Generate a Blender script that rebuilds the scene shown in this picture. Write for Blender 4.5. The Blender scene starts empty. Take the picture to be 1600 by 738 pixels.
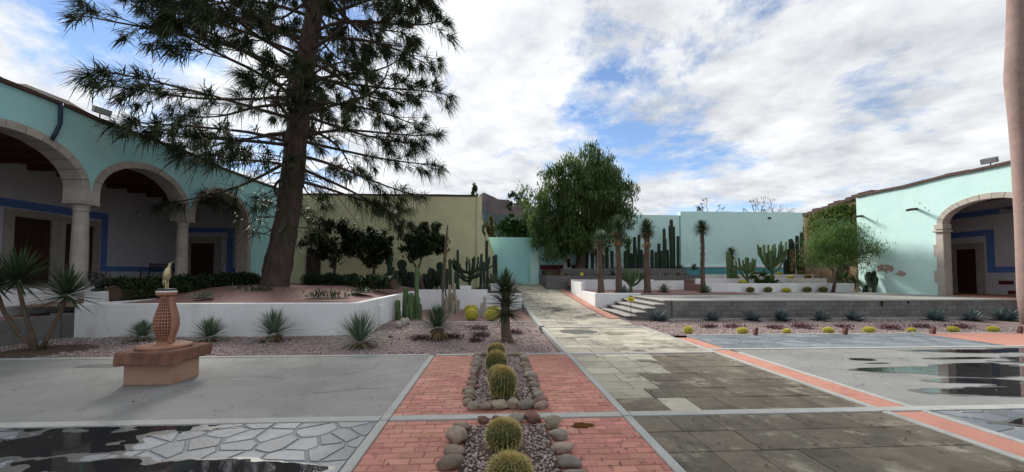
import bpy, bmesh, math, random
import numpy as np
from mathutils import Vector, Matrix, noise as mnoise
R = math.radians
random.seed(7); rng = np.random.default_rng(7)
scene = bpy.context.scene
col = scene.collection

# ------------------------------------------------------------------ camera
F = 600.0; YAW = R(2.86); PIT = R(2.0); SHIFT = 0.0244; EYE = 1.6
cd = bpy.data.cameras.new('camera'); cam = bpy.data.objects.new('camera', cd); col.objects.link(cam)
cd.sensor_width = 36; cd.lens = F/1600*36; cd.shift_y = SHIFT; cd.clip_start = .05; cd.clip_end = 6000
cam.location = (0, 0, EYE); cam.rotation_euler = (R(90)+PIT, 0, -YAW)
scene.camera = cam

# ------------------------------------------------------------------ sky, sun, exposure
SUN_AZ, SUN_EL = R(-27), R(30)
sdir = Vector((math.sin(SUN_AZ)*math.cos(SUN_EL), math.cos(SUN_AZ)*math.cos(SUN_EL), math.sin(SUN_EL)))
w = bpy.data.worlds.new('World'); scene.world = w; w.use_nodes = True
nt = w.node_tree; nt.nodes.clear()
def N(t, **k):
    n = nt.nodes.new(t)
    for a, b in k.items(): setattr(n, a, b)
    return n
def L(a, b): nt.links.new(a, b)
def MA(op, a, b=None, c=None):
    n = N('ShaderNodeMath', operation=op)
    for i, v in enumerate((a, b, c)):
        if v is None: continue
        if isinstance(v, (int, float)): n.inputs[i].default_value = v
        else: L(v, n.inputs[i])
    return n.outputs[0]
sky = N('ShaderNodeTexSky', sky_type='NISHITA', sun_disc=False, sun_elevation=SUN_EL, sun_rotation=SUN_AZ,
        altitude=2000, air_density=1.0, dust_density=.15, ozone_density=2.0)
tc = N('ShaderNodeTexCoord'); sep = N('ShaderNodeSeparateXYZ'); L(tc.outputs['Generated'], sep.inputs[0])
zc = MA('ADD', MA('MAXIMUM', sep.outputs[2], 0.0), .16)
comb = N('ShaderNodeCombineXYZ')
L(MA('DIVIDE', sep.outputs[0], zc), comb.inputs[0]); L(MA('DIVIDE', sep.outputs[1], zc), comb.inputs[1])
mp = N('ShaderNodeMapping'); L(comb.outputs[0], mp.inputs[0])
mp.inputs['Location'].default_value = (0.7, -18.8, 0.0)
def noise(vec, sc, det, ro, dist=0.0):
    n = N('ShaderNodeTexNoise'); n.inputs['Scale'].default_value = sc; n.inputs['Detail'].default_value = det
    n.inputs['Roughness'].default_value = ro; n.inputs['Distortion'].default_value = dist
    L(vec, n.inputs['Vector']); return n.outputs[0]
n1 = noise(mp.outputs[0], 1.15, 10, .66, .25)
n2 = noise(mp.outputs[0], .42, 3, .5)
cover = MA('ADD', MA('MULTIPLY', n1, .95), MA('MULTIPLY', n2, .25))
cr = N('ShaderNodeValToRGB'); L(cover, cr.inputs[0])
cr.color_ramp.elements[0].position = .475; cr.color_ramp.elements[1].position = .58
n3 = noise(mp.outputs[0], 1.7, 7, .55, .15)
n4 = noise(mp.outputs[0], 4.2, 10, .62, .2)
cb = N('ShaderNodeValToRGB'); L(MA('ADD', MA('MULTIPLY', n3, .55), MA('MULTIPLY', n4, .45)), cb.inputs[0])
cb.color_ramp.elements[0].position = .36; cb.color_ramp.elements[0].color = (3.1, 3.3, 3.6, 1)
cb.color_ramp.elements[1].position = .62; cb.color_ramp.elements[1].color = (6.1, 6.2, 6.3, 1)
# thin cloud in front of the sun scatters its light forward
dp = N('ShaderNodeVectorMath', operation='DOT_PRODUCT'); L(tc.outputs['Generated'], dp.inputs[0]); dp.inputs[1].default_value = sdir
glow = MA('MULTIPLY', MA('POWER', MA('MAXIMUM', dp.outputs['Value'], 0.0), 14.0), .4)
gm = N('ShaderNodeVectorMath', operation='SCALE'); L(cb.outputs[0], gm.inputs[0]); L(MA('ADD', glow, 1.0), gm.inputs['Scale'])
mix = N('ShaderNodeMix', data_type='RGBA'); L(cr.outputs[0], mix.inputs[0]); L(sky.outputs[0], mix.inputs[6]); L(gm.outputs[0], mix.inputs[7])
bg = N('ShaderNodeBackground'); bg.inputs[1].default_value = .055; L(mix.outputs[2], bg.inputs[0])
wo = N('ShaderNodeOutputWorld'); L(bg.outputs[0], wo.inputs[0])
ld = bpy.data.lights.new('sun', 'SUN'); ld.energy = 2.0; ld.angle = R(12); ld.color = (1, .95, .87)
sun = bpy.data.objects.new('sun', ld); col.objects.link(sun); sun.rotation_euler = (-sdir).to_track_quat('-Z', 'Y').to_euler()
scene.view_settings.view_transform = 'Standard'; scene.view_settings.look = 'None'
scene.view_settings.exposure = 1.66; scene.view_settings.gamma = 1
scene.render.engine = 'CYCLES'; scene.cycles.use_denoising = True; scene.cycles.max_bounces = 6

# ------------------------------------------------------------------ helpers: pixels to the place
_M = cam.rotation_euler.to_matrix()
def ray(px, py): return _M @ Vector(((px-800)/F, -(py-369-SHIFT*1600)/F, -1))
def G(px, py, z=0.0):
    r = ray(px, py); t = (z-EYE)/r.z; return Vector((r.x*t, r.y*t, z))
def D(px, py, Y):
    r = ray(px, py); t = Y/r.y; return Vector((r.x*t, Y, EYE+r.z*t))
def XatY(px, Y): return D(px, 429, Y).x

# ------------------------------------------------------------------ helpers: meshes
class MB:
    def __init__(s): s.v = []; s.f = []
    def add(s, vs, fs):
        o = len(s.v); s.v.extend([tuple(p) for p in vs]); s.f.extend([tuple(i+o for i in f) for f in fs]); return s
    def box(s, x0, x1, y0, y1, z0, z1, c=0.0):
        if c <= 0:
            return s.add([(x0,y0,z0),(x1,y0,z0),(x1,y1,z0),(x0,y1,z0),(x0,y0,z1),(x1,y0,z1),(x1,y1,z1),(x0,y1,z1)],
                         [(3,2,1,0),(4,5,6,7),(0,1,5,4),(1,2,6,5),(2,3,7,6),(3,0,4,7)])
        bm = bmesh.new(); bmesh.ops.create_cube(bm, size=1)
        for q in bm.verts: q.co = Vector((x0+(q.co.x+.5)*(x1-x0), y0+(q.co.y+.5)*(y1-y0), z0+(q.co.z+.5)*(z1-z0)))
        bmesh.ops.bevel(bm, geom=bm.edges[:], offset=c, segments=2, affect='EDGES', profile=.6)
        bm.verts.index_update()
        s.add([q.co for q in bm.verts], [[q.index for q in f.verts] for f in bm.faces]); bm.free(); return s
    def tube(s, pts, rad, n=8, cap=True, rib=0, amp=0.0):
        pts = [Vector(p) for p in pts]; o = len(s.v); k = len(pts)
        if not hasattr(rad, '__len__'): rad = [rad]*k
        up = None
        for i, p in enumerate(pts):
            d = (pts[min(i+1, k-1)]-pts[max(i-1, 0)])
            d = d.normalized() if d.length > 1e-9 else Vector((0,0,1))
            if up is None: up = Vector((1,0,0)) if abs(d.x) < .9 else Vector((0,1,0))
            a = (up-d*up.dot(d)).normalized(); up = a; b = d.cross(a)
            for j in range(n):
                t = 2*math.pi*j/n; r = rad[i]*(1+(amp if j % 2 == 0 else -amp) if rib else 1)
                q = p+(a*math.cos(t)+b*math.sin(t))*r; s.v.append(tuple(q))
        for i in range(k-1):
            for j in range(n):
                s.f.append((o+i*n+j, o+i*n+(j+1) % n, o+(i+1)*n+(j+1) % n, o+(i+1)*n+j))
        if cap:
            s.f.append(tuple(o+j for j in range(n))[::-1]); s.f.append(tuple(o+(k-1)*n+j for j in range(n)))
        return s
    def lathe(s, prof, n=24, c=(0,0), rib=0, amp=0.0):
        o = len(s.v)
        for (r, z) in prof:
            for j in range(n):
                t = 2*math.pi*j/n; rr = r*(1+amp*math.cos(rib*t)) if rib else r
                s.v.append((c[0]+rr*math.cos(t), c[1]+rr*math.sin(t), z))
        for i in range(len(prof)-1):
            for j in range(n): s.f.append((o+i*n+j, o+i*n+(j+1) % n, o+(i+1)*n+(j+1) % n, o+(i+1)*n+j))
        s.f.append(tuple(o+j for j in range(n))[::-1]); s.f.append(tuple(o+(len(prof)-1)*n+j for j in range(n)))
        return s
    def prism(s, poly, z0, z1):           # poly: list of (x,y), counter-clockwise
        n = len(poly)
        return s.add([(x,y,z0) for x,y in poly]+[(x,y,z1) for x,y in poly],
              [tuple(range(n))[::-1], tuple(range(n,2*n))]+[(i,(i+1)%n,n+(i+1)%n,n+i) for i in range(n)])
    def mesh(s, name, m, smooth=False):
        me = bpy.data.meshes.new(name); me.from_pydata(s.v, [], s.f); me.update()
        if m: me.materials.append(m)
        if smooth: me.polygons.foreach_set('use_smooth', [True]*len(me.polygons))
        return me
    def build(s, name, m, parent=None, smooth=False): return link(name, s.mesh(name, m, smooth), parent)
def link(name, me, parent=None, loc=None):
    o = bpy.data.objects.new(name, me); col.objects.link(o)
    if parent is not None: o.parent = parent
    if loc is not None: o.location = loc
    return o
def tag(o, label=None, cat=None, group=None, kind=None):
    if label: o['label'] = label
    if cat: o['category'] = cat
    if group: o['group'] = group
    if kind: o['kind'] = kind
    return o
def thing(name, label, cat, loc=(0,0,0), group=None, rz=0):
    o = bpy.data.objects.new(name, None); col.objects.link(o); o.location = loc; o.rotation_euler = (0,0,rz)
    o.empty_display_size = .1
    return tag(o, label, cat, group)
def struct(name, mb, m, smooth=False): return tag(mb.build(name, m, None, smooth), kind='structure')
def fast(name, V, Fq, m, parent=None, smooth=False, loc=None):
    V = np.asarray(V, np.float32); Fq = np.asarray(Fq, np.int32); k = Fq.shape[1]
    me = bpy.data.meshes.new(name); me.vertices.add(len(V)); me.vertices.foreach_set('co', V.ravel())
    me.loops.add(Fq.size); me.loops.foreach_set('vertex_index', Fq.ravel())
    me.polygons.add(len(Fq)); me.polygons.foreach_set('loop_start', np.arange(0, Fq.size, k, dtype=np.int32))
    me.polygons.foreach_set('loop_total', np.full(len(Fq), k, np.int32))
    if smooth: me.polygons.foreach_set('use_smooth', np.ones(len(Fq), bool))
    me.update(calc_edges=True); me.validate()
    if m: me.materials.append(m)
    return link(name, me, parent, loc)
def copy_tree(o, parent=None):
    c = o.copy(); col.objects.link(c); c.parent = parent
    for ch in list(o.children): copy_tree(ch, c)
    return c
def unit(a): return a/np.maximum(np.linalg.norm(a, axis=1, keepdims=True), 1e-9)
def blades(B, Dr, Ln, W, droop, seg=4, fold=.25, shape='spear'):
    """leaf blades with a folded section: bases, directions, lengths, half widths"""
    B = np.asarray(B, float); Dr = unit(np.asarray(Dr, float)); n = len(B)
    Ln = np.broadcast_to(Ln, n).astype(float); W = np.broadcast_to(W, n).astype(float); droop = np.broadcast_to(droop, n).astype(float)
    side = np.cross(Dr, np.array([0,0,1.0])); bad = np.linalg.norm(side, axis=1) < .05
    side[bad] = np.array([1.0,0,0]); side = unit(side); nor = unit(np.cross(side, Dr))
    V = np.zeros((n, seg+1, 3, 3))
    for i in range(seg+1):
        t = i/seg
        c = B+Dr*(Ln*t)[:,None]; c[:,2] -= droop*Ln*t*t
        if shape == 'spear': p = (.75+.6*t) if t < .4 else .99*(1-((t-.4)/.6)**1.6)+.02
        elif shape == 'strap': p = 1 if t < .75 else 1-.8*(t-.75)/.25
        else: p = 1-.93*t
        wv = side*(W*p)[:,None]; fd = nor*(W*p*fold)[:,None]
        V[:,i,0] = c-wv; V[:,i,1] = c-fd; V[:,i,2] = c+wv
    base = (np.arange(n)*(seg+1)*3)[:,None]
    fs = []
    for i in range(seg):
        for j in range(2):
            a = i*3+j; fs.append(np.concatenate([base+a, base+a+1, base+a+4, base+a+3], 1))
    return V.reshape(-1,3), np.concatenate(fs, 0)
def join(parts):
    Vs, Fs, o = [], [], 0
    for V, Fq in parts: Vs.append(V); Fs.append(np.asarray(Fq)+o); o += len(V)
    return np.concatenate(Vs), np.concatenate(Fs)
def leafcards(P, size, down=0.0, asp=.45, g=None):
    """one small folded leaf for each point"""
    g = g or rng
    n = len(P); d = g.normal(size=(n,3)); d[:,2] -= down*2.0; d = unit(d)
    ln = size*g.uniform(.7,1.35,n)
    return blades(P-d*(ln*.5)[:,None], d, ln, ln*asp*.5, g.uniform(0,.3,n), 2, .3)
def iso_sheet(field, x0, x1, y0, y1, step, z, thr):
    """sheet where field(x,y) > thr, cut smoothly along its outline"""
    nx, ny = int((x1-x0)/step)+1, int((y1-y0)/step)+1
    val = [[field(x0+i*step, y0+j*step)-thr for j in range(ny)] for i in range(nx)]
    idx = {}; V = []; Fs = []
    def vid(key, p):
        if key not in idx: idx[key] = len(V); V.append((p[0], p[1], z))
        return idx[key]
    for i in range(nx-1):
        for j in range(ny-1):
            cs = [(i,j),(i+1,j),(i+1,j+1),(i,j+1)]; vv = [val[a][b] for a,b in cs]
            if max(vv) <= 0: continue
            poly = []
            for k in range(4):
                a, b = cs[k], cs[(k+1) % 4]; va, vb = vv[k], vv[(k+1) % 4]
                pa = (x0+a[0]*step, y0+a[1]*step); pb = (x0+b[0]*step, y0+b[1]*step)
                if va > 0: poly.append(vid(a, pa))
                if (va > 0) != (vb > 0):
                    t = va/(va-vb); key = (min(a,b), max(a,b))
                    poly.append(vid(key, (pa[0]+(pb[0]-pa[0])*t, pa[1]+(pb[1]-pa[1])*t)))
            if len(poly) >= 3: Fs.append(tuple(poly))
    m = MB(); m.v = V; m.f = Fs; return m
def fbm(x, y, s, seed=0, oct=4):
    return mnoise.fractal(Vector((x*s+seed*7.3, y*s-seed*3.1, seed*1.7)), 1.0, 2.0, oct)
ORD = ['first','second','third','fourth','fifth','sixth','seventh','eighth','ninth','tenth','eleventh','twelfth',
       'thirteenth','fourteenth','fifteenth','sixteenth','seventeenth','eighteenth','nineteenth','twentieth']

# ------------------------------------------------------------------ materials
def mat(name, c1, c2=None, scale=4.0, rough=.85, bump=.25, bscale=40.0, rnd=0.0, stain=None, sscale=.6, spos=(.5,.65), hue=0.0, stretch=None, spec=.3, rough2=None, sstretch=None, speck=None):
    m = bpy.data.materials.new(name); m.use_nodes = True; t = m.node_tree; b = t.nodes['Principled BSDF']
    nn = lambda k: t.nodes.new(k)
    geo = nn('ShaderNodeNewGeometry'); vec = geo.outputs['Position']
    if stretch:
        mpn = nn('ShaderNodeMapping'); mpn.inputs['Scale'].default_value = stretch; t.links.new(vec, mpn.inputs[0]); vec = mpn.outputs[0]
    c2 = c2 or tuple(x*.72 for x in c1)
    no = nn('ShaderNodeTexNoise'); no.inputs['Scale'].default_value = scale; no.inputs['Detail'].default_value = 8; no.inputs['Roughness'].default_value = .65
    t.links.new(vec, no.inputs['Vector'])
    rp = nn('ShaderNodeValToRGB'); rp.color_ramp.elements[0].position = .32; rp.color_ramp.elements[1].position = .68
    rp.color_ramp.elements[0].color = (*c2, 1); rp.color_ramp.elements[1].color = (*c1, 1); t.links.new(no.outputs[0], rp.inputs[0])
    out = rp.outputs[0]
    if rnd or hue:
        oi = nn('ShaderNodeObjectInfo'); hs = nn('ShaderNodeHueSaturation')
        mr = nn('ShaderNodeMapRange'); mr.inputs[3].default_value = 1-rnd; mr.inputs[4].default_value = 1+rnd
        t.links.new(oi.outputs['Random'], mr.inputs[0]); t.links.new(mr.outputs[0], hs.inputs['Value'])
        if hue:
            m2 = nn('ShaderNodeMath'); m2.operation = 'MULTIPLY'; m2.inputs[1].default_value = 7.31; t.links.new(oi.outputs['Random'], m2.inputs[0])
            m3 = nn('ShaderNodeMath'); m3.operation = 'FRACT'; t.links.new(m2.outputs[0], m3.inputs[0])
            mh = nn('ShaderNodeMapRange'); mh.inputs[3].default_value = .5-hue; mh.inputs[4].default_value = .5+hue
            t.links.new(m3.outputs[0], mh.inputs[0]); t.links.new(mh.outputs[0], hs.inputs['Hue'])
        t.links.new(out, hs.inputs['Color']); out = hs.outputs[0]
    if stain:
        ns = nn('ShaderNodeTexNoise'); ns.inputs['Scale'].default_value = sscale; ns.inputs['Detail'].default_value = 9; ns.inputs['Roughness'].default_value = .68
        if sstretch:
            ms_ = nn('ShaderNodeMapping'); ms_.inputs['Scale'].default_value = sstretch; t.links.new(vec, ms_.inputs[0]); t.links.new(ms_.outputs[0], ns.inputs['Vector'])
        else: t.links.new(vec, ns.inputs['Vector'])
        rs = nn('ShaderNodeValToRGB'); rs.color_ramp.elements[0].position = spos[0]; rs.color_ramp.elements[1].position = spos[1]
        t.links.new(ns.outputs[0], rs.inputs[0])
        mx = nn('ShaderNodeMix'); mx.data_type = 'RGBA'; t.links.new(rs.outputs[0], mx.inputs[0]); t.links.new(out, mx.inputs[6]); mx.inputs[7].default_value = (*stain, 1)
        out = mx.outputs[2]
        if rough2 is not None:
            rr = nn('ShaderNodeMapRange'); rr.inputs[3].default_value = rough; rr.inputs[4].default_value = rough2
            t.links.new(rs.outputs[0], rr.inputs[0]); t.links.new(rr.outputs[0], b.inputs['Roughness'])
    if speck:
        nk = nn('ShaderNodeTexNoise'); nk.inputs['Scale'].default_value = speck[1]; nk.inputs['Detail'].default_value = 5; nk.inputs['Roughness'].default_value = .7; t.links.new(vec, nk.inputs['Vector'])
        rk = nn('ShaderNodeValToRGB'); rk.color_ramp.elements[0].position = speck[2]; rk.color_ramp.elements[1].position = speck[2]+.06; t.links.new(nk.outputs[0], rk.inputs[0])
        mk = nn('ShaderNodeMix'); mk.data_type = 'RGBA'; t.links.new(rk.outputs[0], mk.inputs[0]); t.links.new(out, mk.inputs[6]); mk.inputs[7].default_value = (*speck[0], 1); out = mk.outputs[2]
    t.links.new(out, b.inputs['Base Color'])
    if rough2 is None: b.inputs['Roughness'].default_value = rough
    b.inputs['Specular IOR Level'].default_value = spec
    if bump:
        nb = nn('ShaderNodeTexNoise'); nb.inputs['Scale'].default_value = bscale; nb.inputs['Detail'].default_value = 6; t.links.new(vec, nb.inputs['Vector'])
        bp = nn('ShaderNodeBump'); bp.inputs['Strength'].default_value = bump; bp.inputs['Distance'].default_value = .02
        t.links.new(nb.outputs[0], bp.inputs['Height']); t.links.new(bp.outputs[0], b.inputs['Normal'])
    return m
def leafmat(name, c1, c2, scale=1.2, trans=.3, rough=.55):
    m = bpy.data.materials.new(name); m.use_nodes = True; t = m.node_tree; b = t.nodes['Principled BSDF']; nn = lambda k: t.nodes.new(k)
    geo = nn('ShaderNodeNewGeometry'); no = nn('ShaderNodeTexNoise'); no.inputs['Scale'].default_value = scale; no.inputs['Detail'].default_value = 5
    t.links.new(geo.outputs['Position'], no.inputs['Vector'])
    mx0 = nn('ShaderNodeMath'); mx0.operation = 'MULTIPLY_ADD'; mx0.inputs[1].default_value = .45; t.links.new(geo.outputs['Random Per Island'], mx0.inputs[0]); t.links.new(no.outputs[0], mx0.inputs[2])
    rp = nn('ShaderNodeValToRGB'); rp.color_ramp.elements[0].position = .42; rp.color_ramp.elements[1].position = .95
    rp.color_ramp.elements[0].color = (*c1, 1); rp.color_ramp.elements[1].color = (*c2, 1); t.links.new(mx0.outputs[0], rp.inputs[0])
    t.links.new(rp.outputs[0], b.inputs['Base Color']); b.inputs['Roughness'].default_value = rough; b.inputs['Specular IOR Level'].default_value = .25
    tr = nn('ShaderNodeBsdfTranslucent'); t.links.new(rp.outputs[0], tr.inputs[0])
    ms = nn('ShaderNodeMixShader'); ms.inputs[0].default_value = trans; t.links.new(b.outputs[0], ms.inputs[1]); t.links.new(tr.outputs[0], ms.inputs[2])
    t.links.new(ms.outputs[0], t.nodes['Material Output'].inputs[0]); return m
M = {}
M['teal'] = mat('teal_paint', (.40,.72,.72), (.34,.65,.66), 1.2, .85, .35, 18, stain=(.47,.66,.63), sscale=.9, sstretch=(1,1,.25), spos=(.52,.75), speck=((.26,.48,.48), 2.3, .64))
M['teal_light'] = mat('teal_paint_pale', (.58,.80,.77), (.51,.75,.72), 1.0, .85, .3, 18, stain=(.47,.66,.63), sscale=.9, sstretch=(1,1,.22), spos=(.54,.8), speck=((.64,.78,.74), 2.1, .64))
M['teal_deep'] = mat('teal_paint_deep', (.10,.33,.36), (.08,.28,.31), 1.5, .8, .2, 25)
M['green_wall'] = mat('olive_green_paint', (.63,.61,.38), (.53,.52,.32), 1.2, .88, .45, 14, stain=(.36,.35,.24), sscale=.8, spos=(.55,.8), sstretch=(1,1,.3), speck=((.64,.61,.45), 1.6, .62))
M['white'] = mat('white_paint', (.78,.79,.80), (.68,.69,.70), 1.5, .8, .2, 25, stain=(.50,.47,.43), sscale=1.3, spos=(.55,.8), sstretch=(1,1,.35), speck=((.52,.48,.44), 5, .68))
M['lavender'] = mat('pale_lavender_plaster', (.66,.65,.69), (.58,.57,.62), 1.3, .88, .2, 25)
M['blue'] = mat('blue_paint', (.13,.25,.60), (.11,.21,.52), 2, .75, .15, 25)
M['oxblood'] = mat('oxblood_paint', (.14,.018,.022), (.10,.014,.018), 2, .7, .15, 25)
M['stone'] = mat('carved_stone', (.47,.42,.37), (.38,.34,.30), 3, .88, .35, 30, rnd=.08, stain=(.32,.29,.26), sscale=1.1)
M['wood'] = mat('dark_wood', (.075,.03,.018), (.04,.017,.010), 3, .6, .3, 20, stretch=(6,6,.6))
M['ceiling'] = mat('ceiling_wood', (.16,.05,.035), (.10,.035,.025), 2, .7, .3, 10, stretch=(4,.6,1))
M['roof'] = mat('old_roof_tile', (.10,.06,.045), (.05,.032,.027), 6, .9, .5, 20)
M['ground'] = mat('dry_earth', (.20,.16,.12), (.14,.11,.085), .5, .95, .4, 12)
M['mortar'] = mat('mortar', (.15,.138,.115), (.09,.083,.07), 3, .95, .3, 40)
M['brickmortar'] = mat('red_mortar', (.37,.17,.13), (.28,.125,.095), 3, .95, .3, 40)
M['brick'] = mat('red_brick_paver', (.47,.22,.175), (.37,.165,.13), 3, .8, .4, 60, rnd=.17, hue=.010, stain=(.55,.33,.27), sscale=1.4, spos=(.56,.72), speck=((.24,.085,.06), 4, .63))
M['redpaint'] = mat('red_cement', (.48,.23,.175), (.40,.185,.14), 2.5, .8, .25, 50, stain=(.24,.10,.075), sscale=1.1, spos=(.56,.74))
M['slab'] = mat('sandstone_slab', (.42,.39,.315), (.32,.295,.24), 2.0, .82, .35, 45, rnd=.22, stain=(.085,.078,.06), sscale=.9, spos=(.52,.64))
M['slab_wet'] = mat('mud_darkened_slab', (.165,.138,.102), (.08,.068,.051), 2.6, .7, .45, 40, rnd=.16, stain=(.30,.275,.21), sscale=2.2, spos=(.54,.68), speck=((.36,.33,.26), 7, .66))
M['flag'] = mat('blue_grey_flagstone', (.18,.20,.225), (.125,.14,.16), 2.5, .5, .3, 30, rnd=.28, stain=(.25,.27,.29), sscale=2, spos=(.55,.75))
M['flagmortar'] = mat('pale_mortar', (.24,.25,.26), (.17,.18,.188), 5, .75, .3, 40)
M['concrete'] = mat('grey_concrete', (.245,.245,.238), (.19,.19,.185), 1.4, .7, .35, 60, stain=(.145,.143,.138), sscale=.55, spos=(.50,.75), speck=((.33,.33,.315), 3.2, .65))
M['terrace'] = mat('terrace_cement', (.36,.345,.325), (.29,.28,.265), .8, .75, .2, 40, stain=(.20,.19,.18), sscale=.8, spos=(.58,.75))
M['kerb'] = mat('pale_kerb_concrete', (.40,.405,.39), (.31,.315,.30), 5, .8, .3, 40, stain=(.25,.245,.23), sscale=2.5, spos=(.52,.72), speck=((.20,.195,.18), 9, .64))
M['block'] = mat('grey_block', (.185,.18,.175), (.135,.132,.128), 2.5, .88, .45, 35, rnd=.14, stain=(.085,.08,.076), sscale=1.3, spos=(.54,.74))
M['gravel'] = mat('gravel_soil', (.29,.215,.205), (.17,.125,.118), 22, .95, .9, 45, stain=(.13,.085,.072), sscale=1.1, spos=(.57,.75))
M['gravel_red'] = mat('reddish_gravel_soil', (.31,.185,.165), (.20,.115,.10), 20, .95, .8, 45, stain=(.17,.095,.08), sscale=.8, spos=(.57,.75))
M['soil'] = mat('dark_soil', (.10,.065,.05), (.06,.04,.03), 8, .95, .6, 40)
M['pebble'] = leafmat('pebble', (.16,.115,.11), (.46,.38,.36), 30, 0.0, .85)
M['rock'] = mat('river_rock', (.29,.235,.18), (.17,.135,.105), 9, .85, .6, 30, rnd=.3, hue=.02)
M['rock_red'] = mat('reddish_river_rock', (.20,.105,.085), (.12,.068,.055), 9, .8, .6, 30, rnd=.2)
M['rock_grey'] = mat('grey_river_rock', (.27,.245,.21), (.17,.15,.128), 9, .85, .6, 30, rnd=.2)
M['bark'] = mat('dark_bark', (.12,.085,.068), (.045,.033,.028), 5, .95, 1.0, 14, stretch=(1,1,.35))
M['bark_pink'] = mat('pinkish_bark', (.30,.21,.185), (.22,.155,.14), 3, .9, .4, 12, stain=(.36,.28,.24), sscale=2, spos=(.58,.75))
M['trunk'] = mat('yucca_trunk', (.16,.115,.08), (.075,.054,.04), 9, .95, .8, 25, stretch=(1,1,3))
M['twig'] = mat('bare_twig', (.10,.075,.06), None, 5, .9, 0)
M['araucaria'] = leafmat('araucaria_needles', (.018,.030,.014), (.07,.098,.042), .7, .15)
M['pepper'] = leafmat('pepper_tree_leaves', (.030,.068,.022), (.13,.205,.062), .8, .35)
M['olive_leaf'] = leafmat('olive_brown_leaves', (.05,.055,.016), (.15,.14,.045), .8, .3)
M['vine'] = leafmat('vine_leaves', (.045,.085,.02), (.16,.22,.055), .8, .3)
M['citrus'] = leafmat('citrus_leaves', (.014,.028,.012), (.050,.080,.030), 1.5, .18)
M['hedge'] = leafmat('hedge_leaves', (.012,.026,.011), (.050,.085,.030), 2.0, .2)
M['mesquite'] = leafmat('feathery_leaves', (.045,.10,.025), (.13,.22,.06), 1.5, .35)
M['bush'] = leafmat('bush_leaves', (.012,.04,.010), (.05,.12,.03), 2.0, .25)
M['yucca'] = leafmat('yucca_leaves', (.028,.055,.030), (.10,.155,.085), 3, .15)
M['yucca_dark'] = leafmat('dark_yucca_leaves', (.016,.033,.016), (.065,.10,.045), 3, .15)
M['sotol'] = leafmat('sotol_leaves', (.06,.10,.065), (.20,.27,.18), 3, .15)
M['agave'] = leafmat('blue_agave_leaves', (.055,.085,.09), (.15,.20,.205), 4, .05)
M['agave_green'] = leafmat('green_agave_leaves', (.05,.09,.05), (.15,.22,.13), 4, .08)
M['mat_brown'] = leafmat('brown_mat_leaves', (.06,.04,.032), (.15,.10,.08), 4, .1)
M['dead'] = leafmat('dry_leaves', (.17,.10,.045), (.38,.25,.12), 4, .15)
M['cactus'] = mat('cactus_green', (.085,.14,.055), (.05,.09,.035), 6, .7, .25, 60, rnd=.15)
M['cactus_dark'] = mat('dark_cactus', (.035,.06,.035), (.02,.036,.022), 6, .7, .25, 60, rnd=.15)
M['cactus_pale'] = mat('hairy_pale_cactus', (.42,.37,.29), (.24,.21,.15), 30, .95, .5, 80, rnd=.12)
M['barrel'] = mat('barrel_cactus_green', (.058,.075,.024), (.03,.042,.014), 12, .7, .2, 60)
M['spine'] = leafmat('golden_spines', (.30,.22,.06), (.60,.50,.20), 8, .1)
M['barrel_yellow'] = mat('golden_barrel', (.40,.36,.05), (.22,.22,.03), 25, .8, .3, 80)
M['spine_yellow'] = leafmat('yellow_spines', (.55,.46,.06), (.85,.76,.16), 8, .1)
M['redcactus'] = mat('reddish_cactus', (.17,.075,.065), (.08,.035,.03), 14, .85, .4, 60, rnd=.2)
M['purple'] = leafmat('purple_succulent', (.085,.035,.05), (.20,.10,.13), 4, .1)
M['wool'] = mat('white_wool_cactus', (.46,.44,.40), (.28,.27,.23), 40, .95, .5, 90)
M['cantera'] = mat('pink_cantera', (.40,.25,.18), (.32,.195,.14), 4, .85, .35, 30, stain=(.30,.16,.10), sscale=2)
M['cantera_dark'] = mat('weathered_cantera', (.25,.125,.085), (.12,.06,.045), 5, .9, .8, 14, stain=(.38,.22,.16), sscale=3, spos=(.55,.7))
M['ceramic'] = mat('terracotta', (.34,.17,.115), (.26,.125,.085), 5, .7, .2, 40)
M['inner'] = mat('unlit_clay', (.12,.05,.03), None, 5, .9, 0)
M['brass'] = mat('pale_brass', (.55,.46,.27), (.42,.34,.19), 8, .38, .1, 30); M['brass'].node_tree.nodes['Principled BSDF'].inputs['Metallic'].default_value = .7
M['metal'] = mat('dark_metal', (.03,.03,.032), None, 5, .5, 0)
M['lampgrey'] = mat('grey_lamp_housing', (.27,.27,.28), None, 5, .5, 0)
M['lens'] = mat('lamp_glass', (.55,.57,.6), None, 5, .15, 0, spec=.5)
M['pipe'] = mat('blue_black_pipe', (.018,.035,.075), None, 5, .5, .1)
M['yellow'] = mat('yellow_sign', (.75,.66,.05), None, 4, .5, 0)
M['ink'] = mat('sign_print', (.04,.04,.03), None, 4, .6, 0)
M['plaster_bare'] = mat('bare_plaster', (.46,.36,.30), (.30,.22,.18), 14, .95, .6, 30)
M['rubble'] = mat('rubble_stone_wall', (.25,.16,.095), (.13,.085,.05), 2.2, .95, .8, 9, stain=(.30,.23,.16), sscale=1.5)
M['mountain'] = mat('haze_tinted_scrub', (.050,.082,.085), (.034,.058,.064), .02, .95, 0, stain=(.07,.09,.06), sscale=.012)  # scrub green with the bluish haze of distance put into the colour
M['cliff'] = mat('mountain_cliff', (.12,.092,.088), (.06,.049,.05), .05, .95, 0, stretch=(1,1,.12))
M['crack'] = mat('dark_crack', (.02,.018,.016), None, 4, .9, 0)
M['wet_and_reflection'] = mat('wet_cement_and_reflection', (.10,.10,.098), (.075,.075,.073), 3, .6, .2, 50)  # wet cement; its matte dark also stands in for the tree's reflection
wm = bpy.data.materials.new('puddle_water'); wm.use_nodes = True; b = wm.node_tree.nodes['Principled BSDF']
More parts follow.
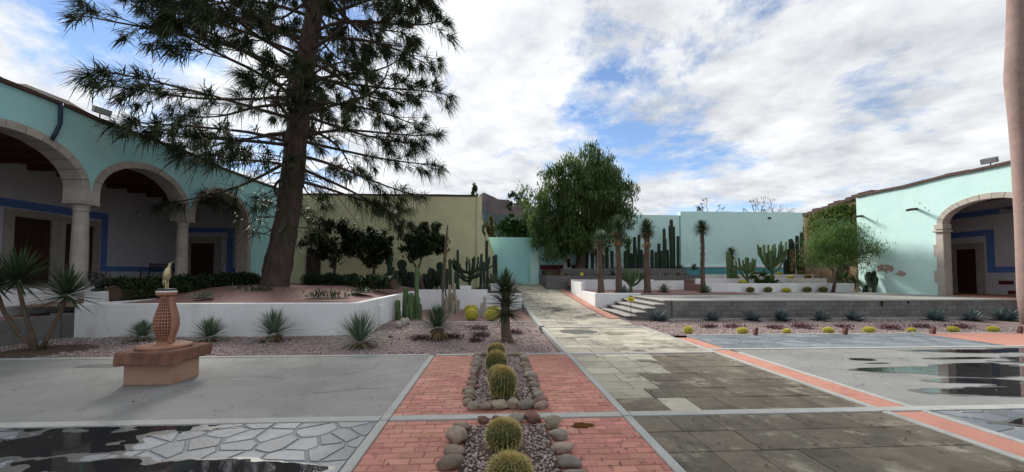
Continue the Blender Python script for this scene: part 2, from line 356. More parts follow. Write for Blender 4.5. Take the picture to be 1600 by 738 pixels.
b.inputs['Base Color'].default_value = (.022,.022,.024,1); b.inputs['Roughness'].default_value = .035; b.inputs['IOR'].default_value = 1.33
M['water'] = wm
rw = wm.copy(); rw.name = 'rusty_water'; rw.node_tree.nodes['Principled BSDF'].inputs['Base Color'].default_value = (.10,.04,.016,1); M['rustwater'] = rw
dm = wm.copy(); dm.name = 'damp_film'; dm.node_tree.nodes['Principled BSDF'].inputs['Base Color'].default_value = (.085,.085,.085,1); dm.node_tree.nodes['Principled BSDF'].inputs['Roughness'].default_value = .36; M['damp'] = dm
# ================================================================== THE SETTING
def pz(Y):                                   # height of the path, flat then climbing to the gate
    k = [(-9,0),(11.6,0),(14,.04),(17,.16),(24,.64),(28,.92),(60,.95)]
    for (a, za), (b_, zb) in zip(k, k[1:]):
        if Y <= b_: return za+(zb-za)*(Y-a)/(b_-a)
    return .95
g = MB(); S = 2500
g.add([(-S,-S,-.16),(S,-S,-.16),(S,S,-.16),(-S,S,-.16)], [(0,1,2,3)]); struct('ground', g, M['ground'])
XB0, XB1, XP0, XP1 = -1.14, 1.47, 1.56, 4.52     # brick strip and path
YA, YB, YC = 4.38, 7.75, 11.57                   # cross kerbs
def sheet(name, m, x0, x1, y0, y1, z, th=.12):
    return struct(name, MB().box(x0, x1, y0, y1, z-th, z), m)

# --- paving beds (joints show between the pieces laid on them)
brick_bed = sheet('brick_paving', M['brickmortar'], XB0, XB1, -1.5, YB-.07, -.006)
pv = MB(); ys = [-1.5, 4, 8, YC, 12.5, 14, 15.5, 17, 20.5, 24, 28.6]
for a, b_ in zip(ys, ys[1:]):
    x1a = XP1 if a < 13 else 4.12; za, zb = pz(a)-.008, pz(b_)-.008
    za -= .006; zb -= .006
    pv.add([(XP0,a,za-.12),(x1a,a,za-.12),(x1a,b_,zb-.12),(XP0,b_,zb-.12),(XP0,a,za),(x1a,a,za),(x1a,b_,zb),(XP0,b_,zb)],
           [(3,2,1,0),(4,5,6,7),(0,1,5,4),(1,2,6,5),(2,3,7,6),(3,0,4,7)])
path = struct('slab_path', pv, M['mortar'])
flag_near = sheet('flagstone_paving', M['flagmortar'], -9, -1.235, -1.5, YA-.07, -.005)
flag_right = sheet('flagstone_paving', M['flagmortar'], 5.085, 12, -1.5, YA-.07, -.005)
flag_strip = sheet('flagstone_paving', M['flagmortar'], 5.085, 11.6, 8.1, 9.9, -.005)
sheet('concrete_paving', M['concrete'], -16, -1.235, YA+.07, YB-.07, 0)
sheet('concrete_paving', M['concrete'], 5.085, 24, YA+.07, 7.96, 0)
sheet('red_cement_strip', M['redpaint'], 4.61, 5.0, -1.5, 9.55, 0)
sheet('red_cement_strip', M['redpaint'], 11.6, 24, 8.1, 9.9, 0)
rs = MB()
for a, b_ in ((13.5,17),(17,20.5),(20.5,24)):
    za, zb = pz(a)+.02, pz(b_)+.02
    rs.add([(4.16,a,za-.2),(4.52,a,za-.2),(4.52,b_,zb-.2),(4.16,b_,zb-.2),(4.16,a,za),(4.52,a,za),(4.52,b_,zb),(4.16,b_,zb)],
           [(3,2,1,0),(4,5,6,7),(0,1,5,4),(1,2,6,5),(2,3,7,6),(3,0,4,7)])
struct('red_cement_strip', rs, M['redpaint'])
def bed(name, m, x0, x1, y0, y1, z, amp=.03, step=.35, f=None):
    nx, ny = max(2, int((x1-x0)/step)), max(2, int((y1-y0)/step)); q = MB()
    for i in range(nx+1):
        for j in range(ny+1):
            x = x0+(x1-x0)*i/nx; y = y0+(y1-y0)*j/ny
            e = 0 if i in (0, nx) or j in (0, ny) else 1
            q.v.append((x, y, (f(x,y) if f else z)+e*amp*fbm(x, y, .9, 3)))
    for i in range(nx):
        for j in range(ny): q.f.append((i*(ny+1)+j, (i+1)*(ny+1)+j, (i+1)*(ny+1)+j+1, i*(ny+1)+j+1))
    return struct(name, q, m, True)
bed('gravel_bed', M['gravel'], -11.2, 1.36, YB+.07, 12.95, -.02)
bed('gravel_bed', M['gravel_red'], -3.6, 1.36, 13.08, 17.75, -.01)
bed('gravel_bed', M['gravel'], 4.62, 24, 10.0, 13.5, -.02)

# --- kerbs: cast pieces laid end to end
def kerb(x0, x1, y0, y1, z=.012):
    return struct('kerb', MB().box(x0, x1, y0, y1, -.1, z, .008), M['kerb'])
for (x0, x1) in ((-16,-6.2),(-6.19,-1.24),(-1.13,1.46),(1.57,4.51),(4.62,9.2),(9.21,24)): kerb(x0, x1, YA-.07, YA+.07)
for (x0, x1) in ((-16,-7.0),(-6.99,-1.24),(-1.13,1.46),(1.57,4.51)): kerb(x0, x1, YB-.06, YB+.06)
kerb(4.62, 24, 7.97, 8.09); kerb(5.13, 24, 9.9, 9.99); kerb(-3.5, 1.35, 12.96, 13.07); kerb(6.0, 19.5, 13.38, 13.44, .03)
for (y0, y1) in ((-1.5,YA-.08),(YA-.06,YB-.07)): kerb(XB0-.09, XB0, y0, y1, .014); kerb(5.0, 5.08, y0, min(y1, 7.95), .014)
for (y0, y1) in ((-1.5,2.2),(2.21,YA-.08),(YA-.06,YB-.07),(YB-.05,YC-.05)): kerb(XB1, XP0, y0, y1, .014); kerb(XP1, 4.61, y0, y1, .014)
kerb(XP0, 4.6, YC-.06, YC+.06, .016)
for a, b_ in ((11.64,14),(14,17),(17,20.5),(20.5,24),(24,28)):
    q = MB(); za, zb = pz(a)+.05, pz(b_)+.05
    q.add([(1.4,a,-.1),(1.55,a,-.1),(1.55,b_,-.1),(1.4,b_,-.1),(1.4,a,za),(1.55,a,za),(1.55,b_,zb),(1.4,b_,zb)],
          [(3,2,1,0),(4,5,6,7),(0,1,5,4),(1,2,6,5),(2,3,7,6),(3,0,4,7)]); struct('kerb', q, M['kerb'])

# --- bricks
def brick_mesh(lx, ly, k):
    r2 = random.Random(k); q = MB(); c = .006; h = [r2.uniform(-.002,.002) for _ in range(4)]
    a, b_ = lx/2, ly/2
    q.add([(-a,-b_,-.05),(a,-b_,-.05),(a,b_,-.05),(-a,b_,-.05),(-a,-b_,-.006),(a,-b_,-.006),(a,b_,-.006),(-a,b_,-.006),
           (-a+c,-b_+c,h[0]),(a-c,-b_+c,h[1]),(a-c,b_-c,h[2]),(-a+c,b_-c,h[3])],
          [(0,1,5,4),(1,2,6,5),(2,3,7,6),(3,0,4,7),(4,5,9,8),(5,6,10,9),(6,7,11,10),(7,4,8,11),(8,9,10,11)])
    return q
BEDS = [(-.27,.56,1.4,4.12), (-.24,.53,4.70,7.52)]
def in_bed(x, y, e=.0): return any(a-e < x < b_+e and c-e < y < d+e for a,b_,c,d in BEDS)
bm_full = [brick_mesh(.205,.1,k) for k in range(5)]; bm_half = [brick_mesh(.1,.1,k+9) for k in range(3)]
me_full = [q.mesh('brick', M['brick']) for q in bm_full]; me_half = [q.mesh('brick', M['brick']) for q in bm_half]
rest = MB(); cells = []
for (y0, y1) in ((.9, YA-.08), (YA+.08, YB-.07)):
    nrow = int((y1-y0)/.107)
    for j in range(nrow):
        y = y1-.055-j*.107; x = XB0+.01-(.107 if j % 2 else 0)
        while x < XB1-.02:
            a, b_ = max(x, XB0+.004), min(x+.205, XB1-.004); 
            if b_-a > .05 and not in_bed((a+b_)/2, y, -.06): cells.append(((a+b_)/2, y, b_-a))
            x += .212
seen = [c for c in cells if c[1] > 2.95]; seen.sort(key=lambda c: c[1]); own = set(seen[:300])
for i, (x, y, ln) in enumerate(cells):
    full = ln > .15; src = (me_full if full else me_half)[i % (5 if full else 3)]; dz = random.uniform(-.002,.004)
    if (x, y, ln) in own:
        o = link('brick', src, brick_bed, (x, y, dz)); o.scale.x = ln/(.205 if full else .1); o.rotation_euler = (random.gauss(0,.008), random.gauss(0,.008), random.gauss(0,.008))
    else:
        q = (bm_full if full else bm_half)[i % 3]; s = ln/(.205 if full else .1)
        rest.add([(x+v[0]*s, y+v[1], dz+v[2]) for v in q.v], q.f)
tag(rest.build('brick_field', M['brick'], brick_bed), kind='stuff')

# --- path slabs, rows of uneven stones in broken bond
slabs = []; y = -.6
while y < 28.2:
    d = random.choice([.36,.40,.44,.48]); 
    for lim in (YA, YB, YC):
        if y < lim-.07 < y+d+.16: d = lim-.075-y
        if abs(y-(lim-.07)) < .03: y = lim+.075
    x1 = XP1-.005 if y < 13 else 4.11; x = XP0+.008
    while x < x1-.06:
        ln = random.choice([.38,.42,.48,.54,.6]); 
        if x1-(x+ln) < .25: ln = x1-x
        slabs.append((x+ln/2, y+d/2, ln-(.009 if y < YA else .016), d-(.009 if y < YA else .016))); x += ln
    y += d
def slab_mb(lx, ly): return brick_mesh(lx, ly, random.randint(0, 9999))
tpl = {}
slabs.sort(key=lambda s: s[1]); far = MB(); vis = [s for s in slabs if s[1] > 2.6][:298]; visset = set(vis)
for s in slabs:
    x, y, lx, ly = s; z = pz(y)+random.uniform(-.002,.005); sl = math.atan2(pz(y+.2)-pz(y-.2), .4)
    wet = (y < YA) or (YA < y < YB and x > 2.55+.25*math.sin(y*2.1)+(.35 if y > 6 else 0)) or (y < YA+.5 and x < 2.1)
    if s in visset:
        key = (round(lx,2), round(ly,2), wet)
        if key not in tpl: tpl[key] = slab_mb(lx, ly).mesh('paving_slab', M['slab_wet' if wet else 'slab'])
        o = link('paving_slab', tpl[key], path, (x, y, z)); o.rotation_euler = (sl+random.gauss(0,.004), random.gauss(0,.004), random.gauss(0,.004))
    else:
        q = slab_mb(lx, ly); far.add([(x+v[0], y+v[1], z+v[2]+v[1]*math.tan(sl)) for v in q.v], q.f)
tag(far.build('paving_slab_field', M['slab'], path), kind='stuff')

# --- flagstones: irregular polygons, each a stone
def voronoi_cells(x0, x1, y0, y1, s, seed):
    r2 = random.Random(seed); pts = []
    nx, ny = int((x1-x0)/s)+3, int((y1-y0)/s)+3
    for i in range(-1, nx):
        for j in range(-1, ny): pts.append((x0+(i+r2.uniform(.08,.92))*s, y0+(j+r2.uniform(.08,.92))*s*.85))
    out = []
    for p in pts:
        if not (x0-.1 < p[0] < x1+.1 and y0-.1 < p[1] < y1+.1): continue
        poly = [(x0,y0),(x1,y0),(x1,y1),(x0,y1)]
        for q in pts:
            dx, dy = q[0]-p[0], q[1]-p[1]; d2 = dx*dx+dy*dy
            if d2 < 1e-9 or d2 > (4*s)**2: continue
            dl = math.sqrt(d2); nx_, ny_ = dx/dl, dy/dl; lim = dl/2-.015; new = []
            for k in range(len(poly)):
                a, b_ = poly[k], poly[(k+1) % len(poly)]
                da = (a[0]-p[0])*nx_+(a[1]-p[1])*ny_-lim; db = (b_[0]-p[0])*nx_+(b_[1]-p[1])*ny_-lim
                if da <= 0: new.append(a)
                if (da < 0 < db) or (db < 0 < da):
                    t = da/(da-db); new.append((a[0]+(b_[0]-a[0])*t, a[1]+(b_[1]-a[1])*t))
            poly = new
            if len(poly) < 3: break
        if len(poly) >= 3:
            ar = abs(sum(poly[k][0]*poly[(k+1)%len(poly)][1]-poly[(k+1)%len(poly)][0]*poly[k][1] for k in range(len(poly))))/2
            if ar > .01: out.append((p, poly))
    return out
def lay_flags(parent, x0, x1, y0, y1, s, seed):
    for p, poly in voronoi_cells(x0, x1, y0, y1, s, seed):
        n = len(poly); q = MB(); z = random.uniform(.0,.004)
        cx = sum(a for a,_ in poly)/n; cy = sum(b_ for _,b_ in poly)/n
        inn = [(cx+(a-cx)*.965-cx, cy+(b_-cy)*.965-cy) for a,b_ in poly]
        q.v = [(a-cx,b_-cy,-.03) for a,b_ in poly]+[(a-cx,b_-cy,z-.005) for a,b_ in poly]+[(a,b_,z) for a,b_ in inn]
        q.f = [(i,(i+1)%n,n+(i+1)%n,n+i) for i in range(n)]+[(n+i,n+(i+1)%n,2*n+(i+1)%n,2*n+i) for i in range(n)]+[tuple(range(2*n,3*n))]
        o = q.build('flagstone', M['flag'], parent); o.location = (cx, cy, 0)
lay_flags(flag_near, -6.9, -1.25, 1.2, YA-.08, .29, 3)
lay_flags(flag_right, 5.13, 9.4, 1.0, YA-.08, .37, 5)
lay_flags(flag_strip, 5.13, 11.58, 8.11, 9.88, .55, 8)

# --- standing rain water, in the low spots
def water(name, fld, x0, x1, y0, y1, z, thr, m='water', step=.06):
    if m == 'water':
        e = iso_sheet(lambda a, b_: fld(a,b_)+.22*fbm(a,b_,7,17), x0, x1, y0, y1, step, z-.0025 if z > .006 else z-.002, thr-.3)
        if e.f: struct('damp_margin', e, M['damp'])
    q = iso_sheet(fld, x0, x1, y0, y1, step, z, thr)
    if q.f: return struct(name, q, M[m])
def blob(x, y, cx, cy, rx, ry): return 1-((x-cx)/rx)**2-((y-cy)/ry)**2
# left: broken sheet of water over the flagstones
def gb_(px, py, rx, ry):
    c = G(px, py); return (c.x, c.y, rx, ry)
LB = [gb_(150,672,1.15,.34), gb_(40,700,1.2,.36), gb_(235,668,.7,.22), gb_(60,738,1.2,.3), gb_(300,728,.55,.16), gb_(395,732,.42,.12), gb_(8,662,.5,.12), gb_(470,735,.3,.08)]
def f_left(x, y):
    return max(blob(x,y,*k) for k in LB)+1.0*fbm(x*1.2+y*1.5, y*3.2, 1.0, 5, 5)+.6*fbm(x,y*1.6,4,8)
water('puddle', f_left, -7.5, -1.3, 1.2, YA-.09, .0065, .62, step=.04)
RB = [gb_(1560,548,1.9,.22), gb_(1575,580,1.5,.38), gb_(1530,572,.8,.2), gb_(1580,612,1.2,.30), gb_(1520,596,.7,.16), gb_(1430,578,.85,.20), gb_(1500,560,.7,.10), gb_(1590,540,1.4,.12)]
RB += [(11,5.4,2.4,.6), (12,6.6,2.4,.5)]
def f_right(x, y):
    return max(blob(x,y,*k) for k in RB)+.95*fbm(x*.7+y*1.2, y*3.0, 1.0, 9, 6)+.3*fbm(x*.7,y*2.2,4,8)
water('puddle', f_right, 5.2, 14.5, YA+.08, 7.95, .004, .16, step=.05)
SBb = [gb_(1345,562,.26,.10), gb_(1372,568,.22,.04)]
water('puddle', lambda x, y: max(blob(x,y,*k) for k in SBb)+.6*fbm(x,y,3.5,4), 4.9, 7.2, 5.4, 7.6, .004, .1, step=.03)
water('puddle', lambda x, y: max(blob(x,y,6.6,3.9,1.1,.16), blob(x,y,7.2,3.5,.8,.2))+.9*fbm(x,y*2,1.5,6), 5.2, 8.6, 2.6, YA-.1, .0065, .2)
water('puddle', lambda x, y: blob(x,y,.95,4.08,.22,.08)+.9*fbm(x,y*2,7,2), .7, 1.3, 3.9, 4.28, .0066, .2, 'rustwater', .015)
water('puddle', lambda x, y: blob(x,y,2.35,10.7,.62,.42)+.5*fbm(x,y,2,6), 1.6, 3.6, 10, 11.4, .0075, .2, 'wet_and_reflection', .04)
for i, (px, py, rx, ry) in enumerate(((160,572,.5,.14),(392,564,.34,.12),(470,570,.42,.32))):  # wet spots; the tree's dark reflection in them is painted as matte colour
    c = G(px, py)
    water('damp_and_reflection', lambda x, y: blob(x,y,c.x,c.y,rx,ry)+.7*fbm(x,y,3,11+i), c.x-1, c.x+1, c.y-.6, c.y+.6, .003, .15, 'wet_and_reflection', .04)

# --- loose pebbles over the gravel beds
def pebbles(name, boxes, dens, s0, s1, zf, m='pebble', parent=None):
    P = []
    for (x0,x1,y0,y1) in boxes:
        n = int((x1-x0)*(y1-y0)*dens); P.append(np.stack([rng.uniform(x0,x1,n), rng.uniform(y0,y1,n)], 1))
    P = np.concatenate(P); n = len(P); Z = np.array([zf(x,y) for x,y in P])
    s = rng.uniform(s0, s1, n); base = np.array([(1,0,0),(0,1,0),(-1,0,0),(0,-1,0),(.1,.1,.75),(0,0,-.6)], float)
    V = base[None]*np.ones((n,1,1)); V *= rng.uniform(.7,1.3,(n,6,1)); a = rng.uniform(0,6.28,n); ca, sa = np.cos(a)[:,None], np.sin(a)[:,None]
    X = V[:,:,0]*ca*1.2-V[:,:,1]*sa*.8; Yv = V[:,:,0]*sa*1.2+V[:,:,1]*ca*.8
    V = np.stack([X, Yv, V[:,:,2]], 2)*s[:,None,None]; V += np.stack([P[:,0],P[:,1],Z+s*.25],1)[:,None,:]
    fb = np.array([(0,1,4),(1,2,4),(2,3,4),(3,0,4),(1,0,5),(2,1,5),(3,2,5),(0,3,5)])
    Fq = (np.arange(n)*6)[:,None,None]+fb[None]
    return tag(fast(name, V.reshape(-1,3), Fq.reshape(-1,3), M[m], parent, True), kind='stuff')
o = pebbles('gravel', [(-11.9,1.34,7.83,10.4),(-3.5,1.34,10.4,12.9)], 170, .013, .03, lambda x,y: -.02+.03*fbm(x,y,.9,3))
tag(o, 'pinkish grey gravel scattered over the left bed', 'gravel')
o = pebbles('gravel', [(4.75,16,10.02,13.35)], 150, .014, .032, lambda x,y: -.02+.03*fbm(x,y,.9,3)); tag(o, 'pinkish gravel below the block wall', 'gravel')
for k, (a,b_,c,d) in enumerate(BEDS):
    struct('cactus_bed', MB().box(a, b_, c, d, -.1, .008), M['soil'])
    o = pebbles('gravel', [(a+.02,b_-.02,c+.02,d-.02)], 1300, .010, .021, lambda x,y: .012)
    tag(o, ['grey pink pebbles filling the near cactus bed','grey pink pebbles filling the far cactus bed'][k], 'gravel')

# --- planter of the big tree: white wall, mound of red gravel
def mound(x, y): 
    t = min(1, max(0, (y-10.7)/6)); e = min(1, max(0, (-3.75-x)/2.6)); return .76+.36*t*t*(3-2*t)*e*e*(3-2*e)
bed('planter_mound', M['gravel_red'], -12.75, -3.7, 10.65, 22.95, .8, .04, .4, mound)
pw = thing('planter_wall', 'long low white wall in front of the big conifer planter', 'wall', (-7.5,10.5,0))
def part(name, mb, m, root, smooth=False):
    o = mb.build(name, m, root, smooth); o.matrix_parent_inverse = Matrix.Translation(root.location).inverted(); return o
part('front_wall', MB().box(-10.7,-3.55,10.42,10.64,-.1,.84,.015), M['white'], pw)
part('side_wall', MB().box(-3.77,-3.55,10.65,17.8,-.1,.842,.015), M['white'], pw)
part('end_wall', MB().box(-10.7,-10.48,10.65,13,-.1,.838,.015), M['white'], pw)
part('meter_box', MB().box(-3.55,-3.50,12.2,12.75,.02,.62,.01), M['white'], pw)
gw = thing('grey_wall', 'low bluish grey block wall at the left by the two-headed yucca', 'wall', (-11.1,8,0))
part('wall_face', MB().box(-11.25,-11.0,-.3,10.41,-.1,.56,.015), M['block'], gw)
part('wall_return', MB().box(-11.3,-10.71,10.42,10.62,-.1,.60,.015), M['block'], gw)
sheet('earth_bed', M['gravel_red'], -13, -11.25, -.3, 12.9, .5, .5)
# centre: white wall and the terrace behind it
cw = thing('terrace_wall', 'white terrace wall behind the yellow barrel cacti', 'wall', (-1,17.9,0))
part('wall_face', MB().box(-3.54,-.25,17.8,18.0,-.1,.90,.012), M['white'], cw)
part('wall_low', MB().box(-.249,1.36,17.8,18.0,-.1,.72,.012), M['white'], cw)
part('wall_step', MB().box(-1.5,-1.0,17.79,18.01,.90,1.08,.012), M['white'], cw)
part('wall_back', MB().box(-.1,1.1,20.3,20.5,.5,1.12,.012), M['white'], cw)
sheet('terrace_soil', M['soil'], -3.7, 1.38, 18.0, 23.0, .74, .8)
sheet('terrace_soil', M['soil'], -1, 1.38, 23.0, 28.5, .80, .9)

# --- hairline cracks in the cement and a litter of fallen leaves
def crack(p, ang, ln, seed):
    r2 = random.Random(seed); q = MB(); x, y = p; n = 14; pts = []
    for k in range(n+1):
        pts.append((x, y)); ang += r2.gauss(0,.28); x += math.cos(ang)*ln/n; y += math.sin(ang)*ln/n
    for k, (a, b_) in enumerate(pts):
        h = .005*(1-abs(2*k/n-1)*.8)+.001; q.v += [(a-math.sin(ang)*h, b_+math.cos(ang)*h, .0025), (a+math.sin(ang)*h, b_-math.cos(ang)*h, .0025)]
    q.f = [(2*k,2*k+1,2*k+3,2*k+2) for k in range(n)]; struct('crack', q, M['crack'])
for k, (px, py, a, l) in enumerate(((380,640,.9,2.4),(560,610,2.0,1.5),(120,620,.2,2.6),(470,590,-.3,1.8),(1340,610,1.2,2.0),(1250,575,.3,2.2),(1420,560,2.4,1.2))):
    c = G(px,py); crack((c.x,c.y), a, l, 900+k)
gL = np.random.default_rng(77); LP = []
for (x0,x1,y0,y1,n) in ((-7,-1.3,4.5,7.6,160),(1.6,4.4,2.6,4.3,130),(1.6,4.4,4.5,11,160),(5.2,11,4.5,7.9,140),(-1.1,1.4,2.8,7.6,110),(-10,1.2,7.9,10.3,150)):
    LP.append(np.stack([gL.uniform(x0,x1,n), gL.uniform(y0,y1,n), np.full(n,.014)],1))
LP = np.concatenate(LP); dL = gL.normal(size=LP.shape); dL[:,2] = gL.uniform(-.1,.25,len(LP))
V, Fq = blades(LP, dL, gL.uniform(.02,.06,len(LP)), .009, .1, 2, .3); o = fast('leaf_litter', V, Fq, M['mat_brown']); tag(o, 'scattered dry leaf scraps on the paving', 'leaves', kind='stuff')
# ================================================================== BUILDINGS AND WALLS
def facade(root, wallmat, xf, s, y0, y1, zf, ztop, bays, spring, rise, ring, thick, solid_below):
    """wall in the plane X = xf (s = +1 if the room lies at larger X) pierced by arches"""
    a_out = lambda hs: hs+ring
    ys = {y0, y1}
    for yc, hs in bays:
        for k in range(33):
            ys.add(max(y0, min(y1, yc-a_out(hs)*math.cos(math.pi*k/32))))
    ys = sorted(ys)
    def zb(y, mid):
        for yc, hs in bays:
            u = (y-yc)/a_out(hs); um = (mid-yc)/a_out(hs)
            if abs(um) < 1: return spring+(rise+ring)*math.sqrt(max(0, 1-u*u))-.03
        return -.3 if solid_below(mid) else spring-.02
    top = lambda y: ztop+.03*math.sin(y*.9)+.02*math.sin(y*2.3+1)
    q = MB(); xi = xf+s*thick
    for a, b_ in zip(ys, ys[1:]):
        if b_-a < 1e-5: continue
        m = (a+b_)/2; za, zb_ = zb(a, m), zb(b_, m)
        q.add([(xf,a,za),(xf,b_,zb_),(xf,b_,top(b_)),(xf,a,top(a)),(xi,a,za),(xi,b_,zb_),(xi,b_,top(b_)),(xi,a,top(a))],
              [(0,1,2,3),(7,6,5,4),(0,4,5,1),(3,2,6,7),(0,3,7,4),(1,5,6,2)])
    part('facade', q, wallmat, root)
    for yc, hs in bays:
        n = 13
        for k in range(n):
            t0, t1 = math.pi*k/n+.006, math.pi*(k+1)/n-.006; q = MB(); m = 4
            x0, x1 = xf-s*(.035+.006*(k % 2)), xf+s*(thick+.01); vs = []
            for i in range(m+1):
                t = t0+(t1-t0)*i/m; c, sn = math.cos(t), math.sin(t)
                for x in (x0, x1):
                    vs.append((x, yc-hs*c, spring+rise*sn)); vs.append((x, yc-(hs+ring)*c, spring+(rise+ring)*sn))
            fs = [(0,1,3,2), (4*m,4*m+2,4*m+3,4*m+1)]
            for i in range(m):
                o = 4*i; fs += [(o,o+4,o+5,o+1),(o+2,o+3,o+7,o+6),(o+1,o+5,o+7,o+3),(o,o+2,o+6,o+4)]
            part('arch_stone', q.add(vs, fs), M['stone'], root)
    # roof edge
    q = MB(); n = int((y1-y0)/.8)
    for i in range(n):
        a, b_ = y0+(y1-y0)*i/n, y0+(y1-y0)*(i+1)/n; za, zb_ = top(a), top(b_); h = .10+random.uniform(0,.03)
        q.add([(xf-s*.09,a,za),(xf-s*.09,b_,zb_),(xf-s*.07,b_,zb_+h),(xf-s*.07,a,za+h),(xi,a,za),(xi,b_,zb_),(xi,b_,zb_+h),(xi,a,za+h)],
              [(0,1,2,3),(7,6,5,4),(0,4,5,1),(3,2,6,7),(0,3,7,4),(1,5,6,2)])
    part('roof_edge', q, M['roof'], root)

# ---------------- left arcade
AX, AF = -13.0, 1.22
la = thing('arcade_building', 'turquoise arcade building with stone arches on the left', 'building', (-15,14,0))
bays = [(2.03,1.75),(6.08,1.75),(10.13,1.75),(14.18,1.75),(18.3,1.8)]
facade(la, M['teal'], AX, -1, -.2, 23.0, AF, 6.68, bays, 4.30, 1.22, .23, .55, lambda y: y > 20.2)
part('porch_floor', MB().box(-18.5,-12.9,-.2,23,.2,AF), M['terrace'], la)
part('porch_wall', MB().box(-12.9,-12.78,-.2,23,-.1,AF-.02,.01), M['white'], la)
part('back_wall', MB().box(-18.8,-18.5,-.2,23.3,.2,6.5), M['lavender'], la)
part('end_wall', MB().box(-18.5,-13.56,23.0,23.3,.2,6.5), M['lavender'], la)
part('near_end_wall', MB().box(-18.5,-13.0,-.4,-.21,.2,6.5), M['lavender'], la)
part('ceiling', MB().box(-18.5,-13.5,-.2,23,5.95,6.2), M['ceiling'], la)
part('roof_slab', MB().box(-18.9,-13.5,-.4,23.4,6.5,6.62), M['roof'], la)
for k in range(22): part('ceiling_beam', MB().box(-18.5,-13.56,.5+k*1.05,.66+k*1.05,5.75,5.95), M['ceiling'], la)
def column(root, x, y, z0, z1, r):
    q = MB(); H = z1-z0
    c = part('column', q.lathe([(r*1.02,z0+.16),(r*1.03,z0+.2),(r*1.03,z0+H*.33),(r*.98,z0+H*.6),(r*.87,z1-.30)], 28, (x,y)), M['stone'], root, True)
    for zz in (z0+H*.28, z0+H*.55): part('column_joint', MB().lathe([(r*1.032,zz),(r*1.032,zz+.012)], 28, (x,y)), M['stone'], root)
    part('capital', MB().lathe([(r*.92,z1-.32),(r*1.0,z1-.30),(r*1.0,z1-.26),(r*.92,z1-.25),(r*.95,z1-.17),(r*1.18,z1-.10)], 28, (x,y)), M['stone'], root, True)
    part('abacus', MB().box(x-r*1.45,x+r*1.45,y-r*1.45,y+r*1.45,z1-.10,z1,.012), M['stone'], root)
    part('column_base', MB().lathe([(r*1.3,z0),(r*1.3,z0+.09),(r*1.15,z0+.16)], 28, (x,y)), M['stone'], root, True)
for y in (4.055, 8.1, 12.155, 16.22):
    column(la, AX-.27, y, AF, 3.94, .205)
    part('impost_block', MB().box(AX-.57,AX+.03,y-.275,y+.275,3.94,4.31,.01), M['stone'], la)
q = MB().box(AX-.57,AX+.04,20.11,20.38,AF,4.31,.01); part('end_pilaster', q, M['stone'], la)
# painted bands and stone-framed doorways on the back wall
XBW = -18.5
def bandx(x0, x1, y0, y1, z0, z1, m, nm='painted_band'): part(nm, MB().box(x0,x1,y0,y1,z0,z1), M[m], la)
bandx(XBW, XBW+.012, 13.9,18.5,4.18,4.5,'blue'); bandx(XBW, XBW+.012, 18.2,18.5,2.0,4.178,'blue'); bandx(XBW, XBW+.012, 13.9,14.25,2.0,4.178,'blue')
bandx(XBW, XBW+.012, 18.2,22.98,1.74,1.998,'blue'); bandx(XBW, XBW+.012, 3,14.25,1.74,1.998,'blue'); bandx(XBW, XBW+.012, 18.2,22.98,1.30,1.42,'oxblood'); bandx(XBW,XBW+.012,3,14.2,1.30,1.42,'oxblood')
def doorway(root, y0, y1, zt, xw, s, nm='door', z0=AF):
    """door set in the wall X = xw, s points into the room"""
    fw = .28
    for a, b_ in ((y0-fw,y0),(y1,y1+fw)): part('door_jamb', MB().box(min(xw,xw+s*.09),max(xw,xw+s*.09),a,b_,z0,zt,.01), M['stone'], root)
    part('lintel', MB().box(min(xw,xw+s*.10),max(xw,xw+s*.10),y0-fw,y1+fw,zt,zt+.27,.01), M['stone'], root)
    d = part(nm, MB().box(min(xw,xw+s*.02),max(xw,xw+s*.02),y0,y1,z0,zt), M['wood'], root)
    n = 4
    for k in range(n):
        a = y0+(y1-y0)*(k+.12)/n; b_ = y0+(y1-y0)*(k+.88)/n
        o = MB().box(min(xw+s*.02,xw+s*.045),max(xw+s*.02,xw+s*.045),a,b_,z0+.12,zt-.1,.008).build('plank', M['wood'], d)
doorway(la, 14.84, 16.1, 3.85, XBW, 1); doorway(la, 16.62, 17.8, 3.8, XBW, 1)
# end wall doorway (faces the camera)
part('door', MB().box(-17.95,-16.62,22.93,22.99,AF,3.45), M['wood'], la)
for a, b_ in ((-18.3,-17.95),(-16.62,-16.27)): part('door_jamb', MB().box(a,b_,22.88,22.995,AF,3.45,.01), M['stone'], la)
part('lintel', MB().box(-18.3,-16.27,22.87,22.995,3.45,3.85,.01), M['stone'], la)
for (a, b_, c, d) in ((-18.45,-15.6,4.1,4.4),(-15.95,-15.6,2.0,4.098),(-15.95,-13.6,1.7,1.998)): part('painted_band', MB().box(a,b_,22.985,22.999,c,d), M['blue'], la)
part('painted_band', MB().box(-16.2,-13.6,22.985,22.999,1.25,1.37), M['oxblood'], la)
